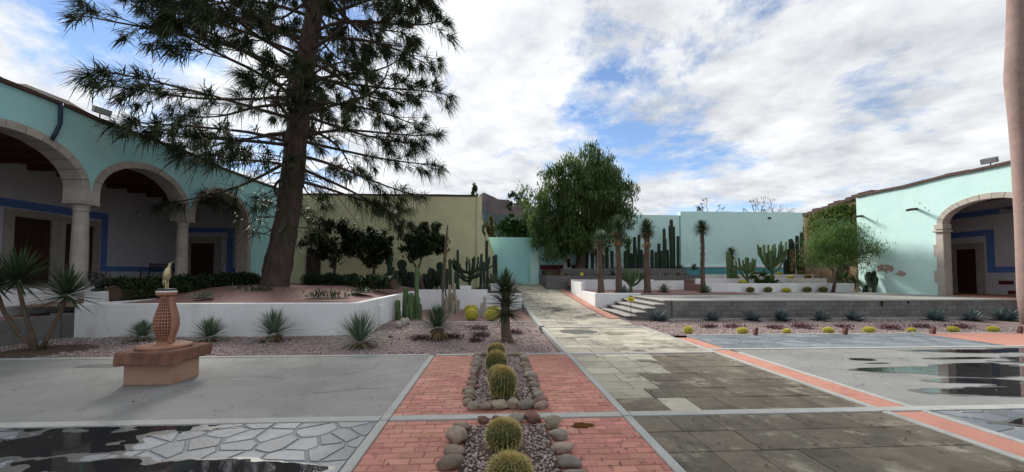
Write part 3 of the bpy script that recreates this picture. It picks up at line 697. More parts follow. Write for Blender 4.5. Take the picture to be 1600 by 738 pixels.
# downpipe and the roof bump above it
p0 = D(60,158,11.0)
pipe = [(-12.93,11.15,6.72),(-12.90,11.12,6.55),(-12.90,11.12,6.1),(-12.92,11.02,5.75),(-12.94,10.95,5.55)]
part('downpipe', MB().tube(pipe, [.05]*5, 10), M['pipe'], la, True)
q = MB().add([(-13.0,9.9,6.72),(-13.0,12.2,6.76),(-14.6,12.2,6.75),(-14.6,9.9,6.75),(-13.2,10.5,6.98),(-13.2,11.6,7.0),(-14.2,11.6,7.02),(-14.2,10.5,7.0)],
             [(0,1,5,4),(1,2,6,5),(2,3,7,6),(3,0,4,7),(4,5,6,7),(3,2,1,0)]); part('roof_lump', q, M['stone'], la)
part('wall_lamp', MB().lathe([(.02,4.55),(.10,4.58),(.13,4.68),(.10,4.78),(.05,4.82)], 14, (-18.38,20.0)), M['lens'], la, True)
def floodlight(loc, rz, label):
    t = thing('floodlight', label, 'lamp', loc, 'roof floodlights', rz); t.scale = (.75,.75,.75)
    o = MB().box(-.30,.30,-.10,.10,.22,.50,.02).build('lamp_housing', M['lampgrey'], t); o.rotation_euler = (.35,0,0)
    o2 = MB().box(-.26,.26,-.115,-.101,.25,.47).build('lamp_glass', M['lens'], t); o2.rotation_euler = (.35,0,0)
    MB().tube([(0,0,0),(0,0,.26)], .025, 8).build('bracket', M['lampgrey'], t)
    for k in range(5):
        o3 = MB().box(-.26+k*.12,-.22+k*.12,.10,.14,.24,.48).build('cooling_fin', M['lampgrey'], t); o3.rotation_euler = (.35,0,0)
    return t
floodlight((-13.1,13.3,6.78), R(75), 'grey floodlight on the turquoise arcade roof at left')

la.location.y += .85
# ---------------- olive green building
gb = thing('green_building', 'olive green plastered building behind the citrus trees', 'building', (-7,23,0))
def uneven_wall(x0, x1, y0, y1, z0, z1, amp=.03):
    q = MB(); n = 24
    for i in range(n+1):
        x = x0+(x1-x0)*i/n; z = z1+amp*fbm(x, 1, .8, 2)
        q.v += [(x,y0,z0),(x,y0,z),(x,y1,z),(x,y1,z0)]
    for i in range(n):
        o = 4*i; q.f += [(o,o+4,o+5,o+1),(o+1,o+5,o+6,o+2),(o+2,o+6,o+7,o+3)]
    q.f += [(0,1,2,3),(4*n+3,4*n+2,4*n+1,4*n)]
    return q
part('wall', uneven_wall(-12.9,-.78,23.31,23.9,.3,6.5,.05), M['green_wall'], gb)
part('wall_corner', MB().box(-1.0,-.72,23.2,24.2,.3,6.45,.03), M['green_wall'], gb)
part('roof_edge', uneven_wall(-12.9,-1.0,23.27,23.95,6.47,6.58,.03), M['roof'], gb)
part('door', MB().box(-11.35,-10.5,23.26,23.305,.9,2.85), M['wood'], gb)
part('door_frame', MB().box(-11.45,-11.35,23.25,23.305,.9,2.95), M['stone'], gb)
part('door_panel', MB().box(-11.2,-10.65,23.24,23.26,1.1,2.7), M['wood'], gb)
def slope_wall(p, q_, z0, za, zb, th, nm, m, root):
    a = Vector((p[0],p[1],0)); b_ = Vector((q_[0],q_[1],0)); d = (b_-a).normalized(); nrm = Vector((-d.y,d.x,0))*th
    vs = [(a.x,a.y,z0),(b_.x,b_.y,z0),(b_.x,b_.y,zb),(a.x,a.y,za)]; vs += [(x+nrm.x,y+nrm.y,z) for x,y,z in vs]
    part(nm, MB().add(vs, [(0,1,2,3),(7,6,5,4),(0,4,5,1),(1,5,6,2),(2,6,7,3),(3,7,4,0)]), m, root)
slope_wall((-.72,23.3), (.36,26.4), .3, 4.35, 2.45, .3, 'stair_wall', M['green_wall'], gb)
slope_wall((-.85,24.0), (.1,27.4), .3, 5.6, 3.1, .3, 'rear_stair_wall', M['green_wall'], gb)
for px, py, h in ((536+0,0,0),):
    pass
for (x, z, l) in ((-5.0,6.05,.25),(-3.4,5.2,.18),(-2.2,5.6,.3),(-2.9,4.4,.14),(-1.6,4.9,.2)):
    part('plaster_crack', MB().add([(x,23.300,z),(x+.03,23.300,z+l*.4),(x+.10,23.300,z+l),(x+.05,23.300,z+l*.5)], [(0,1,2,3)]), M['crack'], gb)

gb.location.y += .7
# ---------------- gate wall at the end of the path
tw = thing('gate_wall', 'turquoise wall with a pillar closing the end of the path', 'wall', (2,28,.9))
part('wall', uneven_wall(-2.0,7.0,28.2,28.6,.4,4.33,.02), M['teal'], tw)
part('pillar', MB().box(2.72,3.34,27.7,28.19,.7,2.62,.02), M['teal_light'], tw)
part('pillar_top', MB().box(2.74,3.32,27.74,28.19,2.625,3.2,.02), M['teal_light'], tw)
part('painted_band', MB().box(3.5,6.5,28.17,28.198,1.95,2.3), M['oxblood'], tw)
part('niche', MB().box(5.2,5.75,27.95,28.19,1.7,2.9,.02), M['white'], tw); part('niche_window', MB().box(5.45,5.7,27.93,27.948,2.1,2.75), M['crack'], tw)

# ---------------- tall pale turquoise wall on the right, in two lengths
bw = thing('boundary_wall', 'tall pale turquoise wall behind the cactus terraces', 'wall', (15,30,1))
part('wall', uneven_wall(8.5,14.9,29.8,30.2,.5,6.32,.03), M['teal_light'], bw)
part('wall_raised', uneven_wall(14.91,25.2,29.7,30.2,.5,6.62,.05), M['teal_light'], bw)
part('pilaster', MB().box(25.2,25.9,29.5,30.2,.5,6.4,.03), M['pipe'], bw)
part('ledge', MB().box(9,24,29.55,29.69,2.15,2.27,.02), M['white'], bw)
part('base_course', MB().box(14.92,24,29.6,29.69,1.0,2.14), M['teal_deep'], bw)
part('seam', MB().box(14.87,14.93,29.77,29.79,2.3,6.3), M['teal_deep'], bw)
part('wall_vent', MB().box(22.1,22.35,29.66,29.69,6.05,6.2), M['crack'], bw)

# ---------------- right arcade
RX, RF = 19.6, .68
ra = thing('arcade_building', 'pale turquoise building with one stone arch on the right', 'building', (21,16,0))
facade(ra, M['teal_light'], RX, 1, 9.0, 20.6, RF, 5.78, [(15.15,1.5)], 3.78, .82, .22, .3, lambda y: True)
part('back_wall', MB().box(23.0,23.3,8.5,23,.3,5.6), M['lavender'], ra)
part('end_wall', MB().box(19.91,23.0,20.3,20.6,.3,5.6), M['lavender'], ra)
part('near_end_wall', MB().box(19.91,23.0,8.8,9.0,.3,5.6), M['lavender'], ra)
part('porch_floor', MB().box(19.66,23,9.0,20.3,.3,RF+.012), M['redpaint'], ra)
part('ceiling', MB().box(19.9,23.0,9.0,20.3,5.0,5.2), M['ceiling'], ra)
part('roof_slab', MB().box(19.9,23.4,8.8,20.7,5.6,5.72), M['roof'], ra)
for y, nm in ((16.77,'jamb'),(13.53,'jamb')):
    part('door_pilaster', MB().box(RX-.04,RX+.32,y-.14,y+.14,RF,3.57,.01), M['stone'], ra)
    part('capital', MB().box(RX-.12,RX+.34,y-.2,y+.2,3.45,3.53,.01), M['stone'], ra); part('capital', MB().box(RX-.08,RX+.33,y-.17,y+.17,3.58,3.79,.01), M['stone'], ra)
    for zz, e in ((1.25,.12),(2.4,.11)): part('quoin', MB().box(RX-.035,RX+.1,y+(.14 if y > 15 else -.14-e),y+(.14+e if y > 15 else -.14),zz,zz+.52,.01), M['stone'], ra)
part('painted_band', MB().box(22.985,22.999,9,20.3,4.35,4.62), M['blue'], ra)
doorway(ra, 18.04, 18.84, 2.82, 23.0, -1, 'door', RF)
for a, b_, c, d in ((17.4,19.46,3.4,3.68),(17.4,17.68,1.95,3.398),(19.18,19.46,1.95,3.398),(19.18,20.28,1.68,1.948),(9,17.68,1.68,1.948)):
    part('painted_band', MB().box(22.983,22.999,a,b_,c,d), M['blue'], ra)
for k in range(12):
    y = 9.2+k*.95
    if 17.6 < y+.2 < 19.2: continue
    part('painted_tile', MB().box(22.985,22.999,y,y+.5,1.15,1.32), M['oxblood'], ra); part('painted_tile', MB().box(22.985,22.999,y-.2,y+.2,.72,.88), M['oxblood'], ra)
part('switch_box', MB().box(22.95,22.999,19.02,19.12,1.95,2.15), M['yellow'], ra)
part('ceiling_lamp', MB().box(22.6,22.98,16.7,16.9,4.35,4.5,.02), M['lens'], ra)
for (px, py) in ((1436,327),(1350,338)):
    Y = 600*RX/(px-770); z = 1.6+(429-py)*Y/600
    part('waterspout', MB().tube([(RX+.05,Y,z+.03),(RX-.28,Y,z),(RX-.55,Y-.05,z-.05)], [.06,.06,.05], 8), M['twig'], ra, True)
for k, (px, py, rx, ry) in enumerate(((1358,413,.12,.10),(1383,420,.42,.22),(1408,428,.25,.16))):
    Y = 600*RX/(px-770); z = 1.6+(429-py)*Y/600
    q = iso_sheet(lambda a, b_: blob(a,b_,Y,z,rx,ry)+1.3*fbm(a,b_*1.4,6,k+20), Y-.9, Y+.9, z-.5, z+.5, .03, 0, .2)
    q.v = [(RX-.004, a, b_) for a,b_,_ in q.v]; q.f = [f[::-1] for f in q.f]
    part('bare_plaster', q, M['plaster_bare'], ra)
for (y, z) in ((17.3,4.6),(17.15,4.45),(17.5,4.85)): part('wall_hole', MB().box(RX-.004,RX-.001,y,y+.04,z,z+.05), M['crack'], ra)
floodlight((19.75,14.15,5.86), R(-70), 'grey floodlight on the roof edge above the right arch')
ra.location.y -= .93
sb = thing('stone_building', 'brown rubble stone building with vines beyond the turquoise corner', 'building', (22,23,0))
q = MB().add([(20.7,20.7,.3),(20.7,25.4,.3),(20.7,25.4,5.5),(20.7,20.7,6.1),(24,20.7,.3),(24,25.4,.3),(24,25.4,5.5),(24,20.7,6.1)],
             [(0,3,2,1),(4,5,6,7),(1,2,6,5),(3,7,6,2),(0,4,7,3)]); part('wall', q, M['rubble'], sb)
q = MB()
for k in range(12):
    a, b_ = 20.7+k*.39, 20.7+(k+1)*.39; za, zb = 6.1-.6*k/12, 6.1-.6*(k+1)/12; h = random.uniform(.08,.18)
    q.box(20.6, 24, a, b_-.01, min(za,zb)-.05, max(za,zb)+h)
part('roof_tiles', q, M['roof'], sb)

sb.location.y -= .9
# ---------------- raised terrace on the right: block wall, steps, floor
TZ = .68
bl = thing('block_wall', 'grey concrete block wall holding up the right terrace', 'wall', (13,13.5,0))
part('wall_core', MB().box(6.42,19.59,13.52,13.7,-.1,TZ-.06), M['mortar'], bl)
bmesh_b = [MB().box(-.195,.195,0,.06,0,.158,.006).mesh('block', M['block']) for _ in range(1)]
for j in range(4):
    x = 6.41-(.2 if j % 2 else 0); 
    while x < 19.5:
        a = max(x, 6.41); ln = x+.39-a
        if ln > .08:
            o = link('block', bmesh_b[0], bl); o.matrix_parent_inverse = Matrix.Translation(bl.location).inverted()
            o.location = (a+ln/2, 13.455+random.uniform(-.004,.004), -.03+j*.164); o.scale.x = ln/.39
        x += .4
part('coping', MB().box(6.4,19.585,13.43,13.72,TZ-.055,TZ,.01), M['terrace'], bl)
for (px, h) in ((1376,.22),(1417,.1)):
    x = XatY(px, 13.45); part('drain_stain', MB().add([(x-.05,13.441,TZ-.06),(x+.07,13.441,TZ-.06),(x+.03,13.441,TZ-.06-h),(x-.01,13.441,TZ-.06-h)], [(0,3,2,1)]), M['crack'], bl)
sheet('terrace_floor', M['terrace'], 6.6, 19.59, 13.72, 19.3, TZ-.003, .3)
sheet('terrace_floor', M['terrace'], 4.6, 30, 19.3, 29.6, .60, .5)
st = thing('stone_steps', 'flight of cement steps climbing from the path to the right terrace', 'steps', (5.5,15,0))
for k in range(5):
    x0 = 4.72+.34*k; zt = .136*(k+1)
    part('riser', MB().box(x0+.05,x0+.385,13.52,16.88,-.1,zt-.045), M['block'], st)
    part('tread', MB().box(x0,(x0+.42) if k < 4 else 6.7,13.46,16.9,zt-.045,zt+(.001 if k == 4 else 0),.01), M['terrace'], st)
for (x, y) in ((8.6,15.2),):
    c = Vector((x,y)); water('damp_and_reflection', lambda a, b_: blob(a,b_,x,y,1.0,.35)+.5*fbm(a,b_,2,31), x-1.5,x+1.5,y-.7,y+.7,TZ+.002,.2,'wet_and_reflection',.06)
# white planters of the terrace
yp = thing('planter_wall', 'white stepped planter wall beside the path, holding the tall yuccas', 'wall', (5,17,0))
part('front_wall', MB().box(4.55,6.62,16.92,17.1,0,.76,.012), M['white'], yp); part('side_wall', MB().box(4.55,4.73,17.11,19.6,0,.758,.012), M['white'], yp)
part('side_wall_high', MB().box(4.55,4.73,19.61,22.0,0,1.2,.012), M['white'], yp)
part('rear_wall', MB().box(4.55,9.4,22.01,22.2,.3,1.3,.012), M['white'], yp)
part('rear_wall_low', MB().box(9.41,11.2,22.01,22.2,.3,1.24,.012), M['white'], yp)
bed('planter_soil', M['gravel_red'], 4.72, 12.5, 17.1, 22.0, .70, .03)
sheet('planter_soil', M['gravel_red'], 4.7, 11.2, 22.2, 24, 1.2, .3)
q = thing('block_planter', 'long grey block planter under the pepper tree', 'planter', (8,24,0))
part('front_wall', MB().box(3.4,13.4,24.0,24.2,.3,1.52,.015), M['block'], q); part('side_wall', MB().box(3.4,3.6,24.21,27.4,.3,1.519,.015), M['block'], q)
part('upper_wall', MB().box(4.6,13.4,25.9,26.1,1.0,2.0,.015), M['block'], q)
sheet('planter_soil', M['soil'], 3.6, 13.4, 24.2, 25.9, 1.42, .5); sheet('planter_soil', M['soil'], 3.6, 13.4, 26.1, 29.7, 1.92, 1.0)
for k, (y, x0, x1, z0, z1) in enumerate(((19.3,10.9,19.0,.5,1.13),(21.4,11.6,19.4,.9,1.36),(23.8,13.42,21,.9,1.60))):
    t = thing('planter_wall', ['white retaining wall at the back edge of the terrace, lowest of three','white retaining wall, middle one of three behind the terrace','white retaining wall, highest and farthest of three'][k], 'wall', (x0,y,z0))
    part('wall', MB().box(x0,x1,y,y+.18,z0,z1,.012), M['white'], t)
    nm = [M['gravel_red'], M['gravel_red'], M['soil']][k]; y2 = (21.4,23.8,29.6)[k]
    sheet('planter_soil', nm, x0, x1, y+.18, y2, z1-.07, .4)

# ---------------- mountain with a cliff band
mt = MB(); nx, ny = 160, 16; X0, X1 = -900, 700
def ridge(x):
    b_ = 178+10*math.sin(x*.011)+10*fbm(x*.03,0,1,4)
    k = max(0, min(1, (x+25)/330)); return (b_*(1-k)+70*k)*(1.14 if x > -30 else 1.14-.30*min(1, (-30-x)/45))
for i in range(nx+1):
    x = X0+(X1-X0)*i/nx; h = ridge(x)
    for j in range(ny+1):
        t = j/ny; y = 620+t*330
        prof = t/.75*.75 if t < .75 else (.75+(t-.75)/.06*.22 if t < .81 else .97+.03*(t-.81)/.19)
        mt.v.append((x+12*fbm(x*.02,y*.02,1,7), y+(10*fbm(x*.03,y*.03,1,9) if t > .7 else 0), -1+h*prof*(1+.06*fbm(x*.02,y*.02,1,2))))
for i in range(nx):
    for j in range(ny): mt.f.append((i*(ny+1)+j, (i+1)*(ny+1)+j, (i+1)*(ny+1)+j+1, i*(ny+1)+j+1))
hill = struct('mountain', mt, M['mountain'], True); hill.data.materials.append(M['cliff'])
for p in hill.data.polygons:
    if p.index % ny in (12, 13): p.material_index = 1
# ================================================================== TREES
def place(o, loc, rz=0.0, s=1.0): o.location = loc; o.rotation_euler = (0,0,rz); o.scale = (s,s,s); return o
def conifer():
    base = Vector((-9.15,16.5,1.0)); t = thing('conifer_tree', 'huge dark araucaria conifer with tufted branches in the white planter', 'tree', base)
    g = np.random.default_rng(21); lean = Vector((1.6,.0,12.4))
    H = 16.5; nr, ns = 90, 30; q = MB()
    for k in range(nr+1):
        z = H*k/nr; u = z/H; r0 = .50*(1-u*.5)+.10*math.exp(-z*1.7); cx = lean.x*z/12.4+.05*math.sin(u*9); cy = .12*math.sin(u*7)
        for j in range(ns):
            th = 2*math.pi*j/ns; d = .075*mnoise.noise(Vector((math.cos(th)*3.2, math.sin(th)*3.2, z*1.1)))+.05*mnoise.noise(Vector((math.cos(th)*8, math.sin(th)*8, z*4.5)))
            q.v.append((cx+(r0+d)*math.cos(th), cy+(r0+d)*math.sin(th), z-.15))
    for k in range(nr):
        for j in range(ns): q.f.append((k*ns+j, k*ns+(j+1)%ns, (k+1)*ns+(j+1)%ns, (k+1)*ns+j))
    q.build('trunk', M['bark'], t, True)
    limb = MB(); SB, SD, SL, SW, SP = [], [], [], [], []
    def tuft(p, d, n, ln, spread):
        dd = unit(np.array([d])*1.0+g.normal(size=(n,3))*spread)
        SB.append(np.array([p])+g.normal(size=(n,3))*.06); SD.append(dd); SL.append(ln*g.uniform(.55,1.2,n)); SW.append(np.full(n,.0125)); SP.append(g.uniform(.15,.7,n))
    zs = np.concatenate([np.linspace(4.6,15.8,54), np.linspace(6,14,24)])
    for i, z in enumerate(zs):
        az = i*2.399+g.uniform(-.4,.4); u = z/H
        ln = (3.0+2.9*math.sin(math.pi*min(1,(z-2.5)/13)))*g.uniform(.72,1.12)*(1 if u < .8 else 1-(u-.8)*2.5)
        c = Vector((lean.x*z/12.4, 0, z)); rise = g.uniform(-.05,.22) if z > 6 else g.uniform(-.35,-.02)
        n = 9; bp = []
        for k in range(n+1):
            s = k/n; r = ln*s
            zz = r*rise-.10*r*r/ln*1.6+.9*(max(0,s-.55)**2)*ln*.35
            a = az+.22*math.sin(s*3+i)
            bp.append(c+Vector((math.cos(a)*r, math.sin(a)*r, zz)))
        limb.tube(bp, [.075*(1-.82*k/n)+.008 for k in range(n+1)], 5)
        for k in range(3, n+1):
            s = k/n
            if s < .5 and g.random() < .6: continue
            p = bp[k]; d = (bp[k]-bp[k-1]).normalized(); sd = d.cross(Vector((0,0,1))).normalized()
            for sg in ((-1,1) if k < n else (0,)):
                if g.random() < .22: continue
                L2 = (.35+1.1*(1-abs(s-.62)))*g.uniform(.5,1.15) if sg else .25
                dr = (d*.8+sd*sg*g.uniform(.5,1.1)+Vector((0,0,g.uniform(-.25,.15)))).normalized()
                q0 = p; q1 = p+dr*L2*.55+Vector((0,0,-.04)); q2 = p+dr*L2+Vector((0,0,g.uniform(-.22,.05)))
                limb.tube([q0,q1,q2], [.022,.016,.010], 4, False)
                for w_, f in ((q1,.35),(q2,1.0)):
                    tuft(w_, dr+Vector((0,0,.3)), int(60*f)+8, .54*g.uniform(.7,1.2), .6)
    # hanging bare twigs low on the trunk, a few live tufts among them
    for i in range(46):
        z = g.uniform(2.0,6.8); a = g.uniform(0,6.28); c = Vector((lean.x*z/12.4,0,z)); d = Vector((math.cos(a),math.sin(a),0)); ln = g.uniform(.8,2.9)
        bp = [c+d*(.45+ln*s)+Vector((0,0,-.9*ln*s*s*g.uniform(.2,.9)+.2*math.sin(s*4+i))) for s in (0,.25,.5,.75,1)]
        limb.tube(bp, [.022,.018,.014,.010,.006], 4)
        if i % 3 == 0: 
            tuft(bp[-1], d*.5+Vector((0,0,-.3)), 34, .55, .7); tuft(bp[-2], d*.5+Vector((0,0,-.2)), 22, .45, .7)
    limb.build('branches', M['bark'], t)
    # tufts close to the trunk
    for i in range(26):
        z = g.uniform(5,14); a = g.uniform(0,6.28); c = Vector((lean.x*z/12.4,0,z))+Vector((math.cos(a),math.sin(a),0))*g.uniform(.5,1.5)
        tuft(c, Vector((math.cos(a),math.sin(a),-.2)), 24, .5, .8)
    V, Fq = blades(np.concatenate(SB), np.concatenate(SD), np.concatenate(SL), np.concatenate(SW), np.concatenate(SP), 3, .3, 'strap')
    fast('crown', V, Fq, M['araucaria'], t)
conifer()

def limbs(mb, p, d, ln, r, depth, g, spread=.6, ends=None, up=.15):
    n = 4; pts = [p]; cur = p.copy(); dd = d.copy()
    for k in range(n):
        dd = (dd+Vector(g.normal(size=3))*.10+Vector((0,0,up*.2))).normalized(); cur = cur+dd*ln/n; pts.append(cur.copy())
    mb.tube(pts, [r*(1-.45*k/n) for k in range(n+1)], 7 if r > .05 else 4, False)
    if depth == 0:
        if ends is not None: ends.append(cur)
        return
    for k in range(int(g.integers(2,4))):
        nd = (dd+Vector(g.normal(size=3))*spread+Vector((0,0,up))).normalized()
        limbs(mb, cur.copy(), nd, ln*g.uniform(.6,.85), r*.55, depth-1, g, spread, ends, up)
def broadleaf(name, label, base, trunk_h, r, lobes, n, size, m, cat='tree', down=0.0, asp=.45, seed=1, group=None, depth=2, shell=.55, bark='bark', tl=None, spread=.6):
    g = np.random.default_rng(seed); t = thing(name, label, cat, base, group); ends = []
    tr = MB(); limbs(tr, Vector((0,0,-.1)), Vector((g.normal()*.06,g.normal()*.06,1)).normalized(), trunk_h, r, depth, g, spread, ends, .25)
    tr.build('trunk', M[bark], t, True)
    P = []
    wts = np.array([a*b_*c for (_,_,_,a,b_,c) in lobes])**.75; wts /= wts.sum()
    for (cx,cy,cz,rx,ry,rz), wt in zip(lobes, wts):
        k = int(n*wt); v = unit(g.normal(size=(k*2,3))); 
        # clumps: keep points near random clump centres on the lobe
        nc = max(9,k//85); cl = unit(g.normal(size=(nc,3)))*g.uniform(shell,1.08,(nc,1))
        idx = g.integers(0,len(cl),k); rr = g.normal(size=(k,3))*(.145)
        q = cl[idx]+rr; P.append(q*np.array([rx,ry,rz])+np.array([cx,cy,cz]))
    P = np.concatenate(P); V, Fq = leafcards(P, size, down, asp, g); fast('crown', V, Fq, M[m], t); return t
g0 = np.random.default_rng(5)
def lobeset(cx, cy, cz, rx, ry, rz, k, seed):
    g = np.random.default_rng(seed); out = [(cx,cy,cz,rx*.72,ry*.72,rz*.72)]
    for i in range(k):
        v = unit(g.normal(size=(1,3)))[0]; f = g.uniform(.30,.48)
        out.append((cx+v[0]*rx*.62, cy+v[1]*ry*.62, cz+v[2]*rz*.62, rx*f, ry*f, rz*f))
    return out
PB = (6.1,26.8,1.9)
t = broadleaf('pepper_tree', 'large rounded green pepper tree with weeping foliage behind the yuccas', PB, 2.6, .38,
   lobeset(.4,0,4.5,4.3,2.8,3.7,18,3)+[(-1.9,-.4,2.2,1.4,1.3,1.7),(1.7,-.4,2.6,1.4,1.3,1.8),(-.6,-1.2,2.4,1.5,.9,1.8),(.6,-.9,7.2,1.7,1.4,1.4),(2.9,0,5.0,1.5,1.3,2.2),(2.6,-.3,3.0,1.3,1.2,1.6),(2.0,0,6.6,1.4,1.2,1.4),(-1.6,0,6.2,1.5,1.2,1.4),(-2.6,0,3.6,1.3,1.3,1.9)], 40000, .25, 'pepper', down=.6, asp=.27, seed=4, depth=2)
t = broadleaf('tall_tree', 'olive brown tree showing above and right of the pepper tree', (9.2,31.5,.5), 2.9, .3,
   [(-1.7,0,9.4,1.0,1.0,1.3),(.3,0,7.4,1.1,1.0,1.5),(.9,0,6.2,.9,.9,1.3),(-.6,0,8.0,1.1,1.0,1.2),(1.0,0,5.0,.8,.8,1.0)], 5200, .24, 'olive_leaf', seed=8, depth=2)
broadleaf('round_tree', 'dark green bushy tree over the gate wall', (2.0,31,.5), 1.6, .2, lobeset(0,0,4.6,2.5,1.6,1.6,6,11), 9000, .22, 'bush', seed=12)
broadleaf('round_tree', 'yellowish tree peeping between gate wall and mountain', (.1,36,.5), 1.8, .2, lobeset(-.3,0,5.2,.9,1.0,1.6,4,15), 2200, .24, 'olive_leaf', seed=13)
broadleaf('slender_tree', 'thin dark tree above the corner of the green building', (-1.7,34,.5), 4.3, .14, [(0,0,8.2,.45,.45,.9),(.2,0,7.2,.5,.4,.6)], 900, .22, 'citrus', seed=14, depth=1)
broadleaf('slender_tree', 'sparse dark tree on the skyline left of the pepper tree', (2.3,40,.5), 3.4, .16, [(0,0,9.0,.8,.7,.8),(.8,0,8.6,.6,.5,.7),(-.5,0,8.2,.4,.4,.5)], 900, .26, 'citrus', seed=16, depth=2)
for i, (x, y, z, cz, rx, rz, lab, n) in enumerate(((XatY(660,19.6),19.6,.95,2.3,1.5,1.15,'dark citrus tree nearest the green building corner',5200),
        (XatY(585,20.2),20.2,1.05,1.9,1.25,1.3,'middle of three dark citrus trees before the green wall',4200),
        (XatY(522,20.6),20.6,1.1,2.3,1.75,1.5,'dark citrus tree beside the conifer trunk',5600))):
    broadleaf('citrus_tree', lab, (x,y,z), 1.0, .11, lobeset(0,0,cz,rx,1.1,rz,7,30+i), n, .19, 'citrus', seed=40+i, group='citrus trees', spread=.45)
# leaf shrubs and hedges
def hedge(label, p0, p1, h, wdt, seed):
    g = np.random.default_rng(seed); a = Vector(p0); b_ = Vector(p1); d = (b_-a); ln = d.length; dn = d.normalized(); nr = Vector((-dn.y,dn.x,0))
    t = thing('hedge', label, 'hedge', a); n = int(ln*1500)
    s = g.uniform(0,1,n); ang = g.uniform(0,math.pi,n); rr = g.uniform(.72,1.04,n)+.10*np.sin(s*ln*5)+.08*np.sin(s*ln*13+2)
    P = np.array(dn)[None]*(s*ln)[:,None]+np.array(nr)[None]*(np.cos(ang)*wdt/2*rr)[:,None]; P[:,2] += (np.sin(ang)**.55)*h*rr+(np.array(d)[2]*0)
    V, Fq = leafcards(P, .085, 0, .55, g); fast('foliage', V, Fq, M['hedge'], t)
    q = MB(); m = 14
    for k in range(m+1): pass
    q.tube([dn*(ln*k/m)+Vector((0,0,h*.36+.02*math.sin(k))) for k in range(m+1)], [min(h,wdt)*.40]*(m+1), 8)
    q.build('branch_core', M['soil'], t)
hedge('clipped dark hedge along the foot of the arcade', (-10.9,11.6,.82), (-11.5,19.2,1.05), .62, .8, 61)
hedge('clipped dark hedge behind the red gravel mound, right of the conifer', (-8.6,18.4,1.1), (-4.0,15.9,1.0), .52, .8, 62)
broadleaf('round_bush', 'dark green bush between the candelabra cacti', (XatY(1195,20.3),20.3,1.05), .2, .04, [(0,0,.35,.55,.4,.42),(.3,0,.25,.5,.4,.35),(-.3,0,.35,.4,.4,.4)], 1600, .10, 'bush', 'bush', seed=63, depth=1)
broadleaf('round_bush', 'dark green bush under the feathery tree', (XatY(1322,19.8),19.8,.72), .2, .04, [(0,0,.4,.55,.45,.5),(.3,0,.35,.4,.4,.4)], 1600, .10, 'bush', 'bush', seed=64, depth=1)
# feathery flat-topped tree
def feathery():
    g = np.random.default_rng(70); b0 = Vector((XatY(1303,18.9),18.9,.66)); t = thing('feathery_tree', 'feathery flat-topped tree at the turquoise building corner', 'tree', b0)
    q = MB(); ends = []
    tr = [Vector((-.1,0,-.05)),Vector((.02,0,.5)),Vector((.18,0,1.0)),Vector((.45,0,1.55))]; q.tube(tr, [.085,.075,.065,.055], 8)
    for i in range(15):
        a = i*2.4; d = Vector((math.cos(a)*1.0-.1, math.sin(a)*.8, g.uniform(.25,.75))).normalized(); limbs(q, tr[-1 if i % 3 else -2].copy(), d, g.uniform(.5,.85), .032, 2, g, .35, ends, .02)
    for zz in (1.75,1.6,1.5): # dead limbs reaching right
        q.tube([(.5,0,zz-.2),(1.1,-.05,zz),(1.6,-.05,zz+.08),(2.0,-.1,zz+.02+g.uniform(-.1,.1))], [.035,.026,.018,.008], 5); q.tube([(1.3,0,zz+.02),(1.6,0,zz+.22),(1.85,0,zz+.28)], [.016,.012,.006], 4)
    q.build('trunk', M['bark'], t, True)
    P = np.concatenate([np.array(e)[None]+g.normal(size=(60,3))*np.array([.26,.26,.12]) for e in ends]+
        [np.array([[cx,0,cz]])+g.normal(size=(2600,3))*np.array([sx,.5,sz]) for cx,cz,sx,sz in ((.25,2.85,.42,.25),(.6,3.15,.32,.22),(-.2,2.5,.45,.22),(-.5,1.75,.42,.22),(.2,2.35,.45,.22),(.5,1.9,.45,.25),(-.1,2.05,.5,.2))])
    V, Fq = leafcards(P, .13, .1, .16, g); fast('crown', V, Fq, M['mesquite'], t)
feathery()
# palm against the stone building
def palm(label, base, h, nf, ln, seed, m):
    g = np.random.default_rng(seed); t = thing('palm_tree', label, 'palm', base)
    MB().tube([(0,0,-.1),(.05,0,h*.5),(0,0,h)], [.2,.16,.14], 10).build('trunk', M['trunk'], t, True)
    B, Dd, Ln = [], [], []; q = MB()
    for i in range(nf):
        a = g.uniform(0,6.28); e = g.uniform(-.2,1.2); d = np.array([math.cos(a)*math.cos(e), math.sin(a)*math.cos(e)*.7, math.sin(e)]); side = np.cross(d,[0,0,1]); side /= np.linalg.norm(side)
        pp = []
        for k in range(15):
            s = k/14; p = np.array([0,0,h])+d*ln*s; p[2] -= .75*ln*s*s*g.uniform(.9,1.0); pp.append(p)
            if k > 1:
                for sg in (-1,1):
                    B.append(p); Dd.append(d*.7+side*sg+np.array([0,0,-.35])); Ln.append(.45*(1-abs(s-.5))+.1)
        q.tube(pp, [.02-.001*k for k in range(15)], 4)
    q.build('frond_stalks', M['agave_green'], t)
    V, Fq = blades(np.array(B), np.array(Dd), np.array(Ln), .022, .35, 2, .2); fast('fronds', V, Fq, M[m], t)
palm('drooping palm against the brown stone building', (19.75,21.0,.6), 3.7, 36, 2.3, 71, 'mesquite')
def vine(px, py, Y, sx, sz, n, seed, label):
    p = D(px,py,Y); p.x = 20.62; g = np.random.default_rng(seed); t = thing('climbing_vine', label, 'vine', (p.x,p.y,.6))
    P = g.normal(size=(n,3))*np.array([.16,sx,sz])+np.array([0,0,p.z-.6]); P[:,0] = -abs(P[:,0]); P = P[(abs(P[:,1]) < 1.9) & (P[:,2] < 5.05+.13*P[:,1]*-1)]; V, Fq = leafcards(P, .17, .4, .4, g); fast('foliage', V, Fq, M['vine'], t)
    MB().tube([(-.03,0,0),(-.05,.1,1.2),(-.03,-.1,p.z-.6)], [.03,.025,.02], 5).build('stem', M['twig'], t)
vine(1296,352,22.2,1.0,.7,5200,72,'olive brown vine hanging over the stone building')
